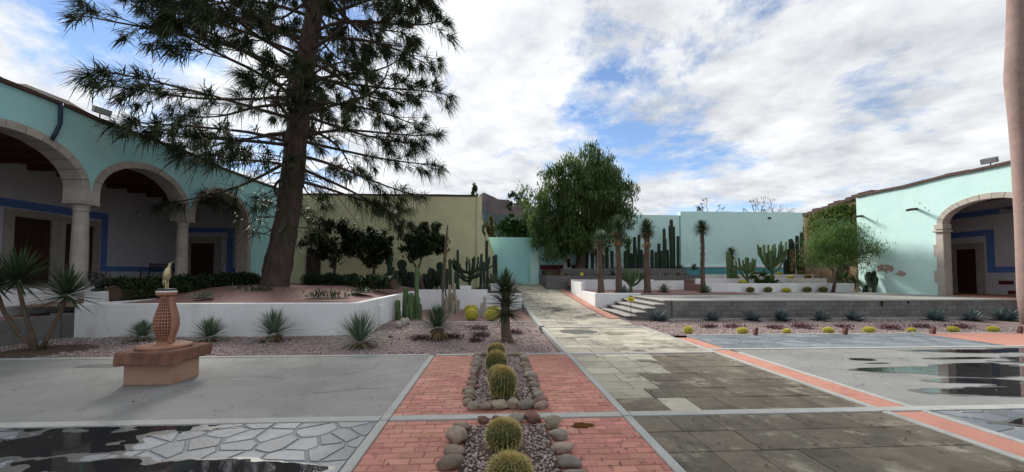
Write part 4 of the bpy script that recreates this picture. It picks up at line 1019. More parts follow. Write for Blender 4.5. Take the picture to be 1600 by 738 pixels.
# trunk at the right edge of the picture
YE = 11.5; EP = [D(px,py,YE) for px, py in ((1620,512),(1612,460),(1606,340),(1601,240),(1597,170),(1595,120),(1596,60),(1596,0),(1598,-140))]
eb = EP[0].copy(); et = thing('tall_tree', 'pinkish bare tree trunk at the right edge of the picture', 'tree', (eb.x,YE,-.05))
q = MB(); q.tube([p-Vector((eb.x,YE,-.05)) for p in EP], [.33,.30,.29,.29,.32,.37,.33,.32,.28], 16)
q.v = [(x+.03*mnoise.noise(Vector((x*3,y*3,z*2))), y, z) for x,y,z in q.v]; q.build('trunk', M['bark_pink'], et, True)
g = np.random.default_rng(75); q = MB(); ends = []
for i in range(6): limbs(q, EP[-1]-Vector((eb.x,YE,.1+.25*i)), Vector((math.cos(i*2.4),math.sin(i*2.4),1.4)).normalized(), 1.5, .09, 2, g, .5, ends)
q.build('limbs', M['bark_pink'], et)
V, Fq = leafcards(np.concatenate([np.array(e)[None]+g.normal(size=(60,3))*.45 for e in ends]), .2, .3, .4, g); fast('crown', V, Fq, M['pepper'], et)
# beyond the boundary wall
def skyline_tree(name, label, px, Y, z0, paths, m, tuf, seed):
    g = np.random.default_rng(seed); p = D(px,429,Y); t = thing(name, label, 'tree', (p.x,p.y,.4)); q = MB(); ends = []
    q.tube([(0,0,0),(.05,0,z0-.4)], [.12,.08], 6)
    for a, ln in paths: limbs(q, Vector((.05,0,z0-.45)), Vector((math.sin(a),g.normal()*.2,math.cos(a))), ln, .06, 2, g, .42, ends, .05)
    q.build('trunk', M['twig'], t)
    if tuf:
        P = np.concatenate([np.array(e)[None]+g.normal(size=(tuf,3))*.10 for e in ends]); V, Fq = leafcards(P, .2, 0, .3, g); fast('crown', V, Fq, M[m], t)
skyline_tree('bare_tree', 'dark sparsely leaved tree showing over the boundary wall', 1186, 36, 6.2, [(-.9,1.1),(-.4,1.2),(0,1.4),(.4,1.0)], 'citrus', 5, 81)
skyline_tree('bare_tree', 'leafless tree with spreading twigs over the boundary wall', 1206, 37, 6.3, [(-.5,.9),(.1,1.3),(.7,1.3),(1.05,1.5)], 'citrus', 0, 82)
skyline_tree('bare_tree', 'small scraggy tree over the right end of the boundary wall', 1272, 33, 5.6, [(-.3,.5),(.1,.8),(.5,.5)], 'citrus', 5, 83)
skyline_tree('small_conifer', 'small pointed conifer top over the boundary wall', 1107, 36, 5.8, [(-.5,.5),(0,1.1),(0,1.4),(.5,.5)], 'citrus', 12, 84)
# ================================================================== SUCCULENTS
def dirs(n, e0, e1, g, pw=1.0):
    k = np.arange(n); a = k*2.39996+g.uniform(-.2,.2,n); e = e0+(e1-e0)*(k/max(1,n-1))**pw
    return np.stack([np.cos(a)*np.cos(e), np.sin(a)*np.cos(e), np.sin(e)], 1)
def rosette(n, L0, w, e0, e1, droop, seed, seg=4, fold=.35, z=0.0, rb=.05, shape='spear', pw=1.0):
    g = np.random.default_rng(seed); d = dirs(n, e0, e1, g, pw)+g.normal(size=(n,3))*.06; B = d*rb; B[:,2] += z
    return blades(B, d, L0*g.uniform(.8,1.1,n), w, droop*g.uniform(.4,1.3,n), seg, fold, shape)
def sotol(label, loc, r, trunk, seed, m='sotol'):
    t = thing('spoon_yucca', label, 'yucca', loc, 'spiky rosettes in the left gravel')
    if trunk: MB().tube([(0,0,-.05),(.01,0,trunk*.5),(0,0,trunk)], [.15*r/.55,.13*r/.55,.15*r/.55], 10).build('trunk', M['trunk'], t, True)
    V, Fq = rosette(210, r, .0125, -.15, 1.5, .16, seed, 4, .3, trunk+.05, .06, pw=.8); fast('leaves', V, Fq, M[m], t)
    V, Fq = rosette(40, r*.55, .013, -1.0, -.1, .15, seed+1, 3, .3, trunk+.05, .08); fast('dry_leaves', V, Fq, M['dead'], t)
    MB().lathe([(r*.55,-.03),(r*.5,-.004),(r*.2,.012)], 14).build('soil_basin', M['soil'], t)
for i, (px, py, r, tr, lab) in enumerate(((222,533,.42,.06,'small spiky rosette behind the clay sculpture, left of it'),(328,533,.52,.06,'spiky rosette right of the clay sculpture'),
        (428,532,.66,.12,'spiky rosette midway along the white planter wall'),(562,541,.78,.05,'largest spiky rosette, low to the gravel near the planter corner'))):
    c = G(px,py); sotol(lab, (c.x,c.y,-.01), r, tr, 100+i)
c = G(683,531); sotol('spiky rosette on a stubby dark trunk in the centre gravel', (c.x,c.y,-.01), .62, .26, 110, 'yucca')
def yucca_head(t, p, r, n, seed, m='yucca', skirt=True, d0=-.5):
    V, Fq = rosette(n, r, .021, d0, 1.5, .08, seed, 3, .35, 0, .07, pw=.85); V = V+np.array(p); fast('leaves', V, Fq, M[m], t)
    if skirt:
        V, Fq = rosette(70, r*.75, .02, -1.45, -.6, .05, seed+3, 3, .3, 0, .1); V = V+np.array(p)+np.array([0,0,-.05]); fast('dry_skirt', V, Fq, M['dead'], t)
# big yucca by the path
c = G(790,534); t = thing('yucca', 'dark yucca with a thick trunk standing in gravel beside the path', 'yucca', (c.x,c.y,-.02))
MB().tube([(.05,0,-.05),(.03,0,.1),(0,0,.3),(-.01,0,.6),(0,0,1.0),(.02,0,1.3)], [.16,.13,.11,.105,.10,.08], 12).build('trunk', M['trunk'], t, True)
parts_ = []
for k, (z, r, e0, e1, n) in enumerate(((.72,.50,-.55,.3,100),(.92,.52,-.3,.7,100),(1.12,.50,-.1,1.1,100),(1.3,.46,.1,1.5,90))):
    V, Fq = rosette(n, r, .016, e0, e1, .05, 120+k, 3, .35, z, .06); parts_.append((V, Fq))
V, Fq = join(parts_); fast('leaves', V, Fq, M['yucca_dark'], t)
MB().lathe([(.42,-.02),(.38,.012),(.15,.03)], 16).build('soil_basin', M['soil'], t)
# two-headed yucca at far left
c = G(62,548); t = thing('yucca', 'two-headed yucca with thin leaning trunks at the far left', 'yucca', (c.x,c.y,-.03))
for k, (px, py, r) in enumerate(((28,432,.72),(97,456,.66),(-28,440,.6))):
    h = D(px,py,c.y); v = (h-c); tr = [Vector((.06*(k-1),0,-.05)), Vector((v.x*.35,0,v.z*.25)), Vector((v.x*.72,0.05*k,v.z*.58)), Vector((v.x,0.1*k,v.z-.05))]
    MB().tube(tr, [.055,.042,.036,.034], 9).build('trunk', M['trunk'], t, True); yucca_head(t, (v.x,.1*k,v.z-.05), r, 120, 130+k, 'yucca_dark', False, -.6)
V, Fq = rosette(22, .3, .008, .2, 1.4, .2, 139); fast('sucker_leaves', V+np.array([.1,-.05,0]), Fq, M['yucca_dark'], t)
MB().lathe([(1.0,-.03),(.8,.02),(.3,.05)], 18).build('soil_basin', M['soil'], t)
# tall yuccas of the terrace
for i, (px, top, hr, lab, m) in enumerate(((938,362,.36,'shortest tall yucca with a drum-shaped head, nearest the path','sotol'),(966,340,.50,'tallest terrace yucca with a brown skirt of dry leaves','yucca'),
        (1011,345,.44,'yucca with a rough brown trunk right of the tallest one','yucca_dark'),(1098,347,.40,'lone slender-trunked yucca standing right of the steps','yucca_dark'))):
    Y = 18.6; x = XatY(px,Y); h = D(px,top,Y).z-.70; t = thing('tall_yucca', lab, 'yucca', (x,Y,.69), 'tall yuccas on the terrace')
    hh = h-hr*.9; r0 = .17 if i < 3 else .11
    MB().tube([(0,0,-.05),(.02,0,.15),(.03*math.sin(i*2),0,hh*.4),(-.03*math.cos(i),0,hh*.75),(0,0,hh)], [r0*1.25,r0,r0*.75,r0*.68,r0*.75], 12).build('trunk', M['trunk'], t, True)
    yucca_head(t, (0,0,hh), hr*1.22, 190, 150+i, m, i != 3, -.8 if i else -.3)
    if i < 3:
        V, Fq = rosette(170, hr*1.0, .02, -.6, 1.2, .06, 160+i, 3, .35, hh-.3-.12*(i == 1), .08); fast('lower_leaves', V, Fq, M[m], t)
    gt = np.random.default_rng(190+i); nt_ = 260; zt = gt.uniform(.15,hh-.1,nt_); at = gt.uniform(0,6.28,nt_); rt = r0*.72
    V, Fq = blades(np.stack([np.cos(at)*rt, np.sin(at)*rt, zt],1), np.stack([np.cos(at)*.35, np.sin(at)*.35, -np.ones(nt_)],1), gt.uniform(.1,.24,nt_), .016, 0., 2, .3); fast('trunk_fibres', V, Fq, M['mat_brown'], t)
    if i in (1,2):
        V, Fq = rosette(160, .36, .024, -1.5, -.9, .0, 170+i, 2, .3, hh-.5, .15); fast('trunk_thatch', V, Fq, M['dead'], t)
    if i == 0:
        V, Fq = rosette(60, .28, .03, -1.5, -.9, .0, 175, 2, .3, hh-.22, .12); fast('orange_thatch', V, Fq, M['dead'], t)
for px, Y, h, lab in ((1143,22.6,1.5,'dark spiky yucca head behind the slim column cactus'),(1240,26.5,2.2,'yucca with stacked pale dry leaves by the wall, left one'),(1256,26.2,2.5,'yucca with stacked pale dry leaves by the wall, right one')):
    x = XatY(px,Y); t = thing('tall_yucca', lab, 'yucca', (x,Y,1.25), 'yuccas near the boundary wall')
    MB().tube([(0,0,-.1),(0,0,h*.5),(0,0,h)], [.14,.13,.12], 10).build('trunk', M['trunk'], t, True); yucca_head(t, (0,0,h), .55, 100, int(px), 'yucca_dark')
    if Y > 25:
        for k in range(4):
            V, Fq = rosette(40, .42, .03, -1.5, -1.0, .0, int(px)+k, 2, .3, h-.2-.3*k, .16); fast('dry_thatch', V, Fq, M['dead'], t)
# agaves
def agave_mesh(n, L0, w, seed, m, e0=.05, e1=1.45):
    V, Fq = rosette(n, L0, w, e0, e1, .10, seed, 5, .45, .03, .05, 'spear', .9); return V, Fq
def agave(label, loc, r, seed, m, group, n=42, w=.055):
    t = thing('agave', label, 'agave', loc, group); V, Fq = agave_mesh(n, r, w*r/.4, seed, m); fast('leaves', V, Fq, M[m], t, True)
    MB().lathe([(r*.12,-.05),(r*.16,.05),(r*.08,.12)], 10).build('stem', M['agave_green'], t, True); return t
for i, (px, r) in enumerate(((1030,.40),(1113,.34),(1176,.36),(1222,.40),(1283,.36),(1335,.38),(1462,.40),(1518,.40),(1573,.48))):
    c = G(px,501); agave(f'blue agave in gravel below the block wall, {ORD[i]} from the steps', (c.x,c.y,-.02), r, 200+i, 'agave', 'blue agaves along the block wall')
for i, (px, Y, z, r, lab) in enumerate(((1037,18.4,.7,.42,'green agave behind the top of the steps'),(1102,18.3,.7,.38,'agave at the foot of the lone yucca'),(975,18.1,.7,.36,'grey agave at the foot of the tallest yucca'),(960,24.8,1.45,.6,'spiky agave in the shade under the pepper tree'),(1085,28.2,1.95,.45,'small agave against the turquoise wall'),(1062,28.2,1.95,.5,'agave beside the tall column cacti'))):
    agave(lab, (XatY(px,Y),Y,z), r, 220+i, 'agave_green' if i != 2 else 'agave', 'terrace agaves', 30, .05)
for px, Y, z, r, lab in ((788,21.5,1.1,.55,'reddish green agave clump beside the stair wall'),(755,19.2,.75,.35,'small dark agave on the white terrace wall'),(770,24.5,1.0,.7,'spiky agave at the foot of the stair wall')):
    agave(lab, (XatY(px,Y),Y,z), r, int(px), 'agave_green', 'agaves near the green building', 34, .035)
# barrel cacti
def barrel_parts(r, h, ribs, seed, mb_, ms, spl=.06, ns=9):
    g = np.random.default_rng(seed); n = 14; prof = []
    for k in range(n+1):
        a = -1.15+(math.pi/2+1.15)*k/n; prof.append((max(.012, r*math.cos(a)**.85 if k < n else .012), h*.5+h*.5*math.sin(a)-(0.03*h if k == n else 0)))
    body = MB().lathe(prof, ribs*2*2, (0,0), ribs, .075)
    B, Dd = [], []
    for k in range(ribs):
        th = 2*math.pi*k/ribs
        for a in np.linspace(-.6,1.5,15):
            rr = r*math.cos(a)**.85*1.07; p = np.array([rr*math.cos(th), rr*math.sin(th), h*.5+h*.5*math.sin(a)]); nrm = np.array([math.cos(th)*math.cos(a), math.sin(th)*math.cos(a), math.sin(a)+.15])
            for _ in range(ns if a > .5 else max(3, ns//2)): B.append(p); Dd.append(nrm+g.normal(size=3)*.55)
    V, Fq = blades(np.array(B), np.array(Dd), spl*g.uniform(.6,1.2,len(B)), .0022, .15, 2, .2, 'taper')
    return body, V, Fq
def barrel_proto(r, h, ribs, seed, mb_, ms, ns=9, spl=.05):
    body, V, Fq = barrel_parts(r, h, ribs, seed, mb_, ms, spl, ns); b_ = body.mesh('body', M[mb_], True); o = fast('spines', V, Fq, M[ms]); me = o.data; bpy.data.objects.remove(o); return b_, me
BP = [barrel_proto(.152,.31,24,301+k,'barrel','spine') for k in range(2)]; YP = barrel_proto(.165,.26,20,305,'barrel_yellow','spine_yellow',6,.045)
def barrel(label, loc, s, sz, proto, group, rz=0):
    t = thing('barrel_cactus', label, 'cactus', loc, group, rz); t.scale = (s,s,s*sz); t.rotation_euler = (.06*math.sin(rz*5+1),.07*math.cos(rz*3),rz); link('body', proto[0], t); link('spines', proto[1], t); return t
for i, (x, y, s, sz, lab) in enumerate(((.12,2.88,1.0,.8,'barrel cactus cut by the bottom edge of the picture'),(.11,3.55,.98,.85,'squat barrel cactus in the near bed beside the front row of rocks'),(.12,4.98,1.03,1.2,'tallest ribbed barrel cactus, front of the far stone-ringed bed'),(.10,5.45,.95,1.0,'barrel cactus half hidden behind the tallest one'),(.05,6.25,1.05,1.05,'round barrel cactus third from the front in the far bed'),(.06,7.30,1.0,.9,'small-looking barrel cactus at the rear end of the far bed'))):
    barrel(lab, (x,y,.005), s, sz, BP[i % 2], 'barrel cacti in the stone-ringed beds', i*.7)
    if i != 3: struct('soil_basin', MB().lathe([(.27,.009),(.25,.020),(.1,.024)], 16, (x,y)), M['soil'])
for i, px in enumerate((1075,1160,1230,1294,1358,1424,1489,1552)):
    c = G(px,521-i*.5); barrel(f'small yellow barrel cactus in the right gravel, {ORD[i]} from the path', (c.x,c.y,-.02), .68+.10*math.sin(i*2.2), .8 if i else 1.1, YP, 'yellow barrels in the right gravel', i)
for i, (px, py, s) in enumerate(((736,498,1.25),(741,492,1.15),(733,489,1.1),(739,486,1.0),(768,499,1.25),(775,494,1.15),(767,490,1.05),(773,487,1.0))):
    c = G(px,py+2); side = 'left' if i < 4 else 'right'
    barrel(f'bright yellow barrel cactus, {ORD[i % 4]} from the front in the {side} clump', (c.x,c.y,-.01), s, 1.15, YP, 'yellow barrels below the white terrace wall', i)
for i, (px, Y, z) in enumerate(((1160,20.0,1.06),(1172,19.0,.68),(1200,19.0,.68),(1228,19.0,.68),(1261,19.0,.68),(1286,19.0,.68),(1150,22.3,1.3),(1178,22.2,1.3),(1205,22.3,1.3),(1235,22.3,1.3),(1262,22.3,1.3),(1180,24.6,1.53),(1218,24.7,1.53),(1250,24.6,1.53))):
    row = 'on the terrace floor before the lowest white wall' if z < .7 else ('in the lowest white planter' if z < 1.1 else ('in the middle white planter' if z < 1.4 else 'in the highest white planter'))
    idx = sum(1 for k in range(i) if [.68 < .7][0] and False)
    t = barrel(f'brownish barrel cactus {row}, {ORD[[0,0,1,2,3,4,0,1,2,3,4,0,1,2][i]]} from the left', (XatY(px,Y),Y,z), 1.15, .75, BP[i % 2] if i % 3 else YP, 'terrace barrel cacti', i)
# column cacti
def column_cluster(name, label, loc, cols, m, ribs=8, group=None, cat='cactus', lean=.03):
    t = thing(name, label, cat, loc, group); r2 = random.Random(int(abs(loc[0])*100)+len(cols))
    for (dx, dy, h, r) in cols:
        lx, ly = r2.gauss(0,lean), r2.gauss(0,lean); pts = []; rad = []
        for k in range(9):
            s = k/8; pts.append((dx+lx*s*h, dy+ly*s*h, -.08+h*s)); rad.append(r*(1-.05*math.sin(s*9+dx*9)))
        for e, f in ((.3*r,.93),(.65*r,.72),(.9*r,.42),(1.0*r,.1)): pts.append((dx+lx*h, dy+ly*h, -.08+h+e)); rad.append(r*f)
        MB().tube(pts, rad, ribs*2, True, ribs, .13).build('stem', M[m], t)
    return t
c = G(637,499)
column_cluster('column_cactus', 'clump of green column cacti at the corner of the white planter', (c.x,c.y,-.02), [(-.36,0,.72,.085),(-.14,.1,1.15,.085),(.0,-.05,.55,.07),(.14,0,.95,.1),(.26,.2,1.9,.075),(.36,.0,.85,.07),(.45,-.05,.6,.07),(-.28,-.1,.4,.06)], 'cactus', 7)
c = G(704,489)
column_cluster('column_cactus', 'clump of pale woolly column cacti before the white terrace wall', (c.x,c.y,-.02), [(-.2,0,.75,.05),(-.08,.1,1.2,.055),(.04,0,.9,.05),(.16,.1,1.28,.055),(.24,0,.8,.05),(.30,.15,.6,.05),(-.3,.1,.9,.04),(.1,-.15,.55,.05)], 'cactus_pale', 8)
t = thing('agave_stalk', 'tall reddish dead flower stalk leaning before the green building', 'plant', (XatY(690,17.0),17.0,0))
MB().tube([(.05,0,-.05),(.05,0,.6),(.08,0,1.4),(.13,0,2.2),(.20,0,3.2),(.25,0,3.8)], [.04,.045,.06,.07,.06,.025], 9).build('stalk', M['trunk'], t, True); MB().tube([(.06,0,.05),(.2,.0,.6),(.12,0,1.35)], [.04,.04,.03], 7).build('side_stalk', M['twig'], t, True)
r2 = random.Random(9)
def tall_cluster(label, px0, px1, Y, z, tops, m='cactus_dark', group='dark column cacti along the walls'):
    n = len(tops); x0, x1 = XatY(px0,Y), XatY(px1,Y); cols = []
    for i, tp in enumerate(tops):
        h = 1.6+(429-tp)*Y/600-z; cols.append(((x1-x0)*(i+.5)/n-(x1-x0)/2, r2.uniform(-.3,.3), h, r2.uniform(.10,.14)*(1 if px0 > 850 else .6)))
    column_cluster('column_cactus', label, ((x0+x1)/2,Y,z), cols, m, 7, group, lean=.012)
tall_cluster('tallest group of dark column cacti against the turquoise wall', 1028, 1060, 28.4, 1.93, (380,392,372,355,390,342,350,352,368))
tall_cluster('dark column cacti right beside the pepper tree', 976, 1012, 28.0, 1.93, (392,372,396,370,385,366,390,398,380))
tall_cluster('shorter dark column cacti between the two tall groups', 1012, 1030, 28.6, 1.93, (396,390,398,393))
tall_cluster('dark column cacti in shade under the pepper tree', 905, 960, 27.6, 1.93, (390,380,395,384,398,386,392))
tall_cluster('row of column cacti at the right end of the boundary wall', 1226, 1266, 27.2, 1.6, (404,388,372,398,366,384,360,350))
tall_cluster('close rank of brownish column cacti by the stone building', 1266, 1292, 26.4, 1.5, (395,388,392,386,394), 'cactus_dark')
tall_cluster('slim green column cacti on the middle white planter', 1138, 1152, 22.0, 1.3, (392,420,414), 'cactus')
tall_cluster('dark column cacti beneath the citrus tree', 604, 618, 19.0, .85, (412,398,420))
tall_cluster('thin dark column cacti right of the citrus trunks', 688, 715, 20.0, .8, (412,420,405,424))
tall_cluster('single tall column cactus beside the branching cholla', 712, 718, 20.5, .8, (390,))
tall_cluster('column cacti against the sloping stair wall', 748, 764, 22.4, .8, (396,410,404))
tall_cluster('slim cactus pair on the upper stair wall', 753, 762, 24.6, 2.2, (350,362,375))
tall_cluster('lone column cactus at the end of the stair wall', 770, 777, 25.2, 1.0, (400,398))
tall_cluster('cactus stump pair at the foot of the right building', 1335, 1345, 19.2, .66, (440,446))
def branching(label, loc, h, seed, m, spread=.5, n=9, r=.06, name='candelabra_cactus'):
    g = np.random.default_rng(seed); t = thing(name, label, 'cactus', loc, 'branching cacti')
    MB().tube([(0,0,-.08),(.02,0,h*.25),(0,0,h*.5)], [r*1.5,r*1.35,r*1.2], 10, True, 5, .12).build('trunk', M[m], t)
    for i in range(n):
        a = i*2.399; z0 = h*g.uniform(.22,.52); rr = spread*h*g.uniform(.35,1)*.62; top = h*g.uniform(.72,1.0)
        d = np.array([math.cos(a), math.sin(a)*.6]); P = []; Rr = []
        for s in (0,.2,.4,.6,.8,1,1.03): 
            q = min(s,1); e = 1-(1-q)**2.2; P.append((d[0]*rr*e, d[1]*rr*e, z0+(top-z0)*(q**1.45)+(.05 if s > 1 else 0))); Rr.append(r*(.8 if s < .1 else 1) if s <= 1 else r*.4)
        o = MB().tube(P, Rr, 10, True, 5, .14).build('arm', M[m], t)
        if i % 2 == 0:
            p = P[3]; s2 = (P[3][0]*1.35+g.normal()*.06, P[3][1]*1.3, P[3][2]+h*.12); s3 = (s2[0]*1.05, s2[1], s2[2]+h*.2)
            MB().tube([p,s2,s3,(s3[0],s3[1],s3[2]+.04)], [r*.8,r*.85,r*.8,r*.3], 10, True, 5, .14).build('arm', M[m], t)
    return t
branching('shorter candelabra cactus on the terrace planters', (XatY(1167,20.6),20.6,1.0), 1.55, 401, 'cactus', .62, 8, .055)
branching('tall candelabra cactus rising above the dark bush', (XatY(1206,20.8),20.8,1.0), 2.35, 402, 'cactus', .5, 11, .065)
branching('candelabra cactus with upright arms between two tall yuccas', (XatY(985,18.9),18.9,.7), 1.15, 403, 'cactus', .8, 13, .055)
branching('dark branching cholla before the green building corner', (XatY(733,20.8),20.8,.74), 1.9, 404, 'cactus_dark', 1.0, 14, .05)
branching('gnarled dark cactus against the turquoise right wall', (XatY(1362,18.6),18.6,.68), 1.05, 405, 'cactus_dark', .35, 7, .10)
branching('brown cactus trunk before the stone building', (XatY(1321,21.2),21.2,.6), 1.6, 406, 'redcactus', .2, 4, .08)
def opuntia(label, loc, h, seed, group):
    g = np.random.default_rng(seed); t = thing('prickly_pear', label, 'cactus', loc, group); pads = [((0,0,0), h*.36)]
    me = None
    for i in range(15):
        bx = g.normal()*h*.2; bz = abs(g.normal())*h*.38+h*.12; s = h*g.uniform(.13,.2)
        q = MB().lathe([(.02,-1),(.55,-.75),(.92,-.1),(1,.35),(.7,.8),(.05,1.0)], 12); a = g.uniform(0,3.14)
        q.v = [((x*s*math.cos(a)-y*s*.16*math.sin(a))+bx, (x*s*math.sin(a)+y*s*.16*math.cos(a))+g.normal()*0+i*.012-.1, z*s*1.3+bz) for x,y,z in q.v]; q.build('pad', M['cactus_dark'], t, True)
for i, (px, h) in enumerate(((617,1.5),(632,1.3),(645,1.1),(672,1.3),(686,1.1))):
    opuntia(f'dark prickly pear at the foot of the green wall, {ORD[i]} from the left', (XatY(px,22.0),22.0,.75), h, 420+i, 'prickly pears by the green wall')
# little white cacti, low mats and stubs
for i, (px, py, s) in enumerate(((623,512,1.0),(630,509,1.2),(636,506,1.0),(610,526,.7))):
    c = G(px,py); s *= .72; t = thing('woolly_cactus', f'little white woolly cactus near the planter corner, {ORD[i]} by closeness to the big rosette' if i < 3 else 'tiny pale cactus right of the largest spiky rosette', 'cactus', (c.x,c.y,-.02), 'little white cacti')
    MB().lathe([(.07*s,0),(.10*s,.06),(.11*s,.16*s+.03),(.085*s,.25*s),(.03*s,.30*s)], 16, (0,0), 8, .05).build('body', M['wool'], t, True); MB().lathe([(.14*s,-.01),(.13*s,.02),(.06*s,.03)], 10).build('soil_basin', M['soil'], t)
for i, (px, h) in enumerate(((752,.62),(757,.85),(748,.4))):
    c = G(px,497); column_cluster('woolly_cactus', ['white woolly column cactus between the yellow clumps','taller white column cactus between the yellow clumps','shortest white column cactus between the yellow clumps'][i], (c.x,c.y,-.02), [(0,0,h,.055)], 'wool', 8, 'white column cacti')
def mat_plant(label, px, py, z, r, m, seed, zz=.06):
    c = G(px,py,z); g = np.random.default_rng(seed); t = thing('low_succulent', label, 'plant', (c.x,c.y,z-.01), 'low ground succulents'); P = g.normal(size=(160,3))*np.array([r*.5,r*.32,zz*.4]); P[:,2] = abs(P[:,2])+.02
    d = g.normal(size=(160,3)); d[:,2] = abs(d[:,2])+.4; V, Fq = blades(P, d, r*.33, .015, .2, 3, .3); fast('leaves', V, Fq, M[m], t); MB().lathe([(r*.9,-.01),(r*.75,.015),(r*.2,.03)], 14).build('soil_basin', M['soil'], t)
for i, (px, py, r, m, lab) in enumerate(((748,514,.35,'purple','purple low succulent below the yellow barrels'),(752,524,.28,'mat_brown','dry brown mat plant left of the dark yucca'),(744,533,.2,'mat_brown','tiny dry mat plant left of the dark yucca base'),(659,530,.3,'mat_brown','dry mat plant left of the stubby-trunked rosette'),(705,528,.32,'mat_brown','dry mat plant right of the stubby-trunked rosette'),(802,520,.3,'purple','purple low succulent behind the dark yucca trunk'))):
    mat_plant(lab, px, py, 0, r, m, 440+i)
for i, (px, py, z, r, lab) in enumerate(((400,457,.95,.7,'low dark succulents on the mound left of the trunk'),(512,466,.9,.7,'low dark succulent clump in the middle of the mound'),(565,457,.95,.45,'low dark succulents at the right of the mound'),(318,466,.88,.3,'small pale shrub on the mound by the arcade hedge'))):
    mat_plant(lab, px, py, z, r, 'hedge' if i < 3 else 'sotol', 460+i, .2)
for i, px in enumerate((1180,1320,1457,1593)):
    c = G(px,524-i); t = thing('stub_cactus', f'reddish brown stub cactus in the right gravel, {ORD[i]} from the left', 'cactus', (c.x,c.y,-.02), 'reddish stub cacti'); MB().tube([(0,0,0),(.02,0,.10),(.05,0,.20),(.06,0,.22)], [.05,.055,.04,.015], 10, True, 5, .12).build('stem', M['redcactus'], t)
for i, px in enumerate((1108,1145,1210,1252,1318,1390,1440,1500)):
    c = G(px,511+(i % 3)); mat_plant(f'flat reddish mat plant in the right gravel, {ORD[i]} from the steps', px, 511+(i % 3), 0, .26+.08*(i % 2), 'purple', 480+i)
for i in range(26):
    x = 3.8+i*.37+random.uniform(-.1,.1); mr = random.uniform(.14,.26); g = np.random.default_rng(520+i)
    t = thing('low_succulent', f'small succulent in the long grey block planter, {ORD[i] if i < 20 else "twenty-"+ORD[i-20]} from the gate pillar', 'plant', (x,24.5+random.uniform(0,.9),1.42), 'succulents in the grey block planter')
    V, Fq = rosette(26, mr*1.3, .03, .1, 1.4, .1, 530+i, 3, .3); fast('leaves', V, Fq, M[['agave_green','purple','dead','cactus_dark' if False else 'hedge','sotol'][i % 5]], t)

# ================================================================== ROCKS round the cactus beds
def rock(label, loc, r, seed, kind):
    bm = bmesh.new(); bmesh.ops.create_icosphere(bm, subdivisions=3, radius=1); r2 = random.Random(seed); sx, sy, sz = r*r2.uniform(.95,1.3), r*r2.uniform(.65,.95), r*r2.uniform(.55,.8)
    for v in bm.verts:
        k = 1+.34*mnoise.noise(v.co*1.2+Vector((seed*3.3,seed,0)))+.07*mnoise.noise(v.co*2.6+Vector((seed,0,seed))); v.co = Vector((v.co.x*sx*k, v.co.y*sy*k, v.co.z*sz*k))
    me = bpy.data.meshes.new('rock'); bm.to_mesh(me); bm.free(); me.materials.append(M[kind]); me.polygons.foreach_set('use_smooth', [True]*len(me.polygons))
    o = link('rock', me, None, (loc[0],loc[1],sz*.82)); o.rotation_euler = (r2.uniform(-.2,.2), r2.uniform(-.2,.2), r2.uniform(-.5,.5)); return tag(o, label, 'rock', 'rocks edging the cactus beds')
KN = {'rock':'tan brown','rock_red':'dark reddish','rock_grey':'grey'}
def rock_row(n, p0, p1, where, fro, seed, r=.082, kinds=None):
    for i in range(n):
        s = (i+.5)/n; r2 = random.Random(seed+i); k = (kinds or {}).get(i) or r2.choice(['rock','rock','rock','rock','rock','rock_grey','rock_grey','rock_red'])
        x = p0[0]+(p1[0]-p0[0])*s+r2.gauss(0,.012); y = p0[1]+(p1[1]-p0[1])*s+r2.gauss(0,.008); rr = r*r2.uniform(.76,1.08)
        rock(f'{KN[k]} river rock, {ORD[i]} from {fro} in the {where}', (x,y), rr, seed+i, k)
(a,b_,c_,d_), (a2,b2,c2,d2) = BEDS
rock_row(10, (a-.07,1.55), (a-.07,d_+.02), 'left row of the near bed', 'the front', 600, .098)
rock_row(10, (b_+.07,1.55), (b_+.07,d_+.02), 'right row of the near bed', 'the front', 620, .098)
rock_row(4, (a+.06,d_+.09), (b_-.02,d_+.09), 'far end of the near bed', 'the left', 640, .092, {0:'rock_red',1:'rock_red',2:'rock_grey',3:'rock_red'})
rock_row(18, (a2-.06,c2+.02), (a2-.04,d2), 'left row of the far bed', 'the front', 660, .076)
rock_row(18, (b2+.06,c2+.02), (b2+.04,d2), 'right row of the far bed', 'the front', 680, .076)
rock_row(6, (a2-.08,c2-.08), (b2+.12,c2-.08), 'near end of the far bed', 'the left', 700, .088)
rock_row(5, (a2,d2+.05), (b2,d2+.05), 'far end of the far bed', 'the left', 720, .07)

# ================================================================== SCULPTURE, SIGN, BENCH, PEDESTAL
sc = thing('clay_sculpture', 'pierced terracotta vase sculpture with a brass bird on a stone plinth', 'sculpture', (-4.98,6.14,0))
MB().box(-.33,.33,-.29,.25,0,.30,.015).build('plinth', M['cantera'], sc)
q = MB().box(-.36,.41,-.42,.42,.305,.50,.03); bm = bmesh.new(); me = q.mesh('slab', M['cantera_dark']); bm.from_mesh(me); bmesh.ops.subdivide_edges(bm, edges=bm.edges[:], cuts=4, use_grid_fill=True)
for v in bm.verts: v.co += Vector((mnoise.noise(v.co*5),mnoise.noise(v.co*5+Vector((9,0,0))),mnoise.noise(v.co*5+Vector((0,9,0)))))*.018
bm.to_mesh(me); bm.free(); link('slab', me, sc)
MB().lathe([(.33,.50),(.34,.52),(.30,.545),(.20,.555)], 32).build('foot_disc', M['ceramic'], sc, True)
VP = [(r_*.78,z_) for r_,z_ in [(.12,.555),(.10,.60),(.125,.66),(.165,.74),(.185,.83),(.175,.93),(.145,1.03),(.115,1.12),(.095,1.20),(.09,1.27)]]
MB().lathe([(r_*.78,z_) for r_,z_ in VP], 20).build('inner_wall', M['inner'], sc, True)
lat = MB(); na = 26; NR = 18
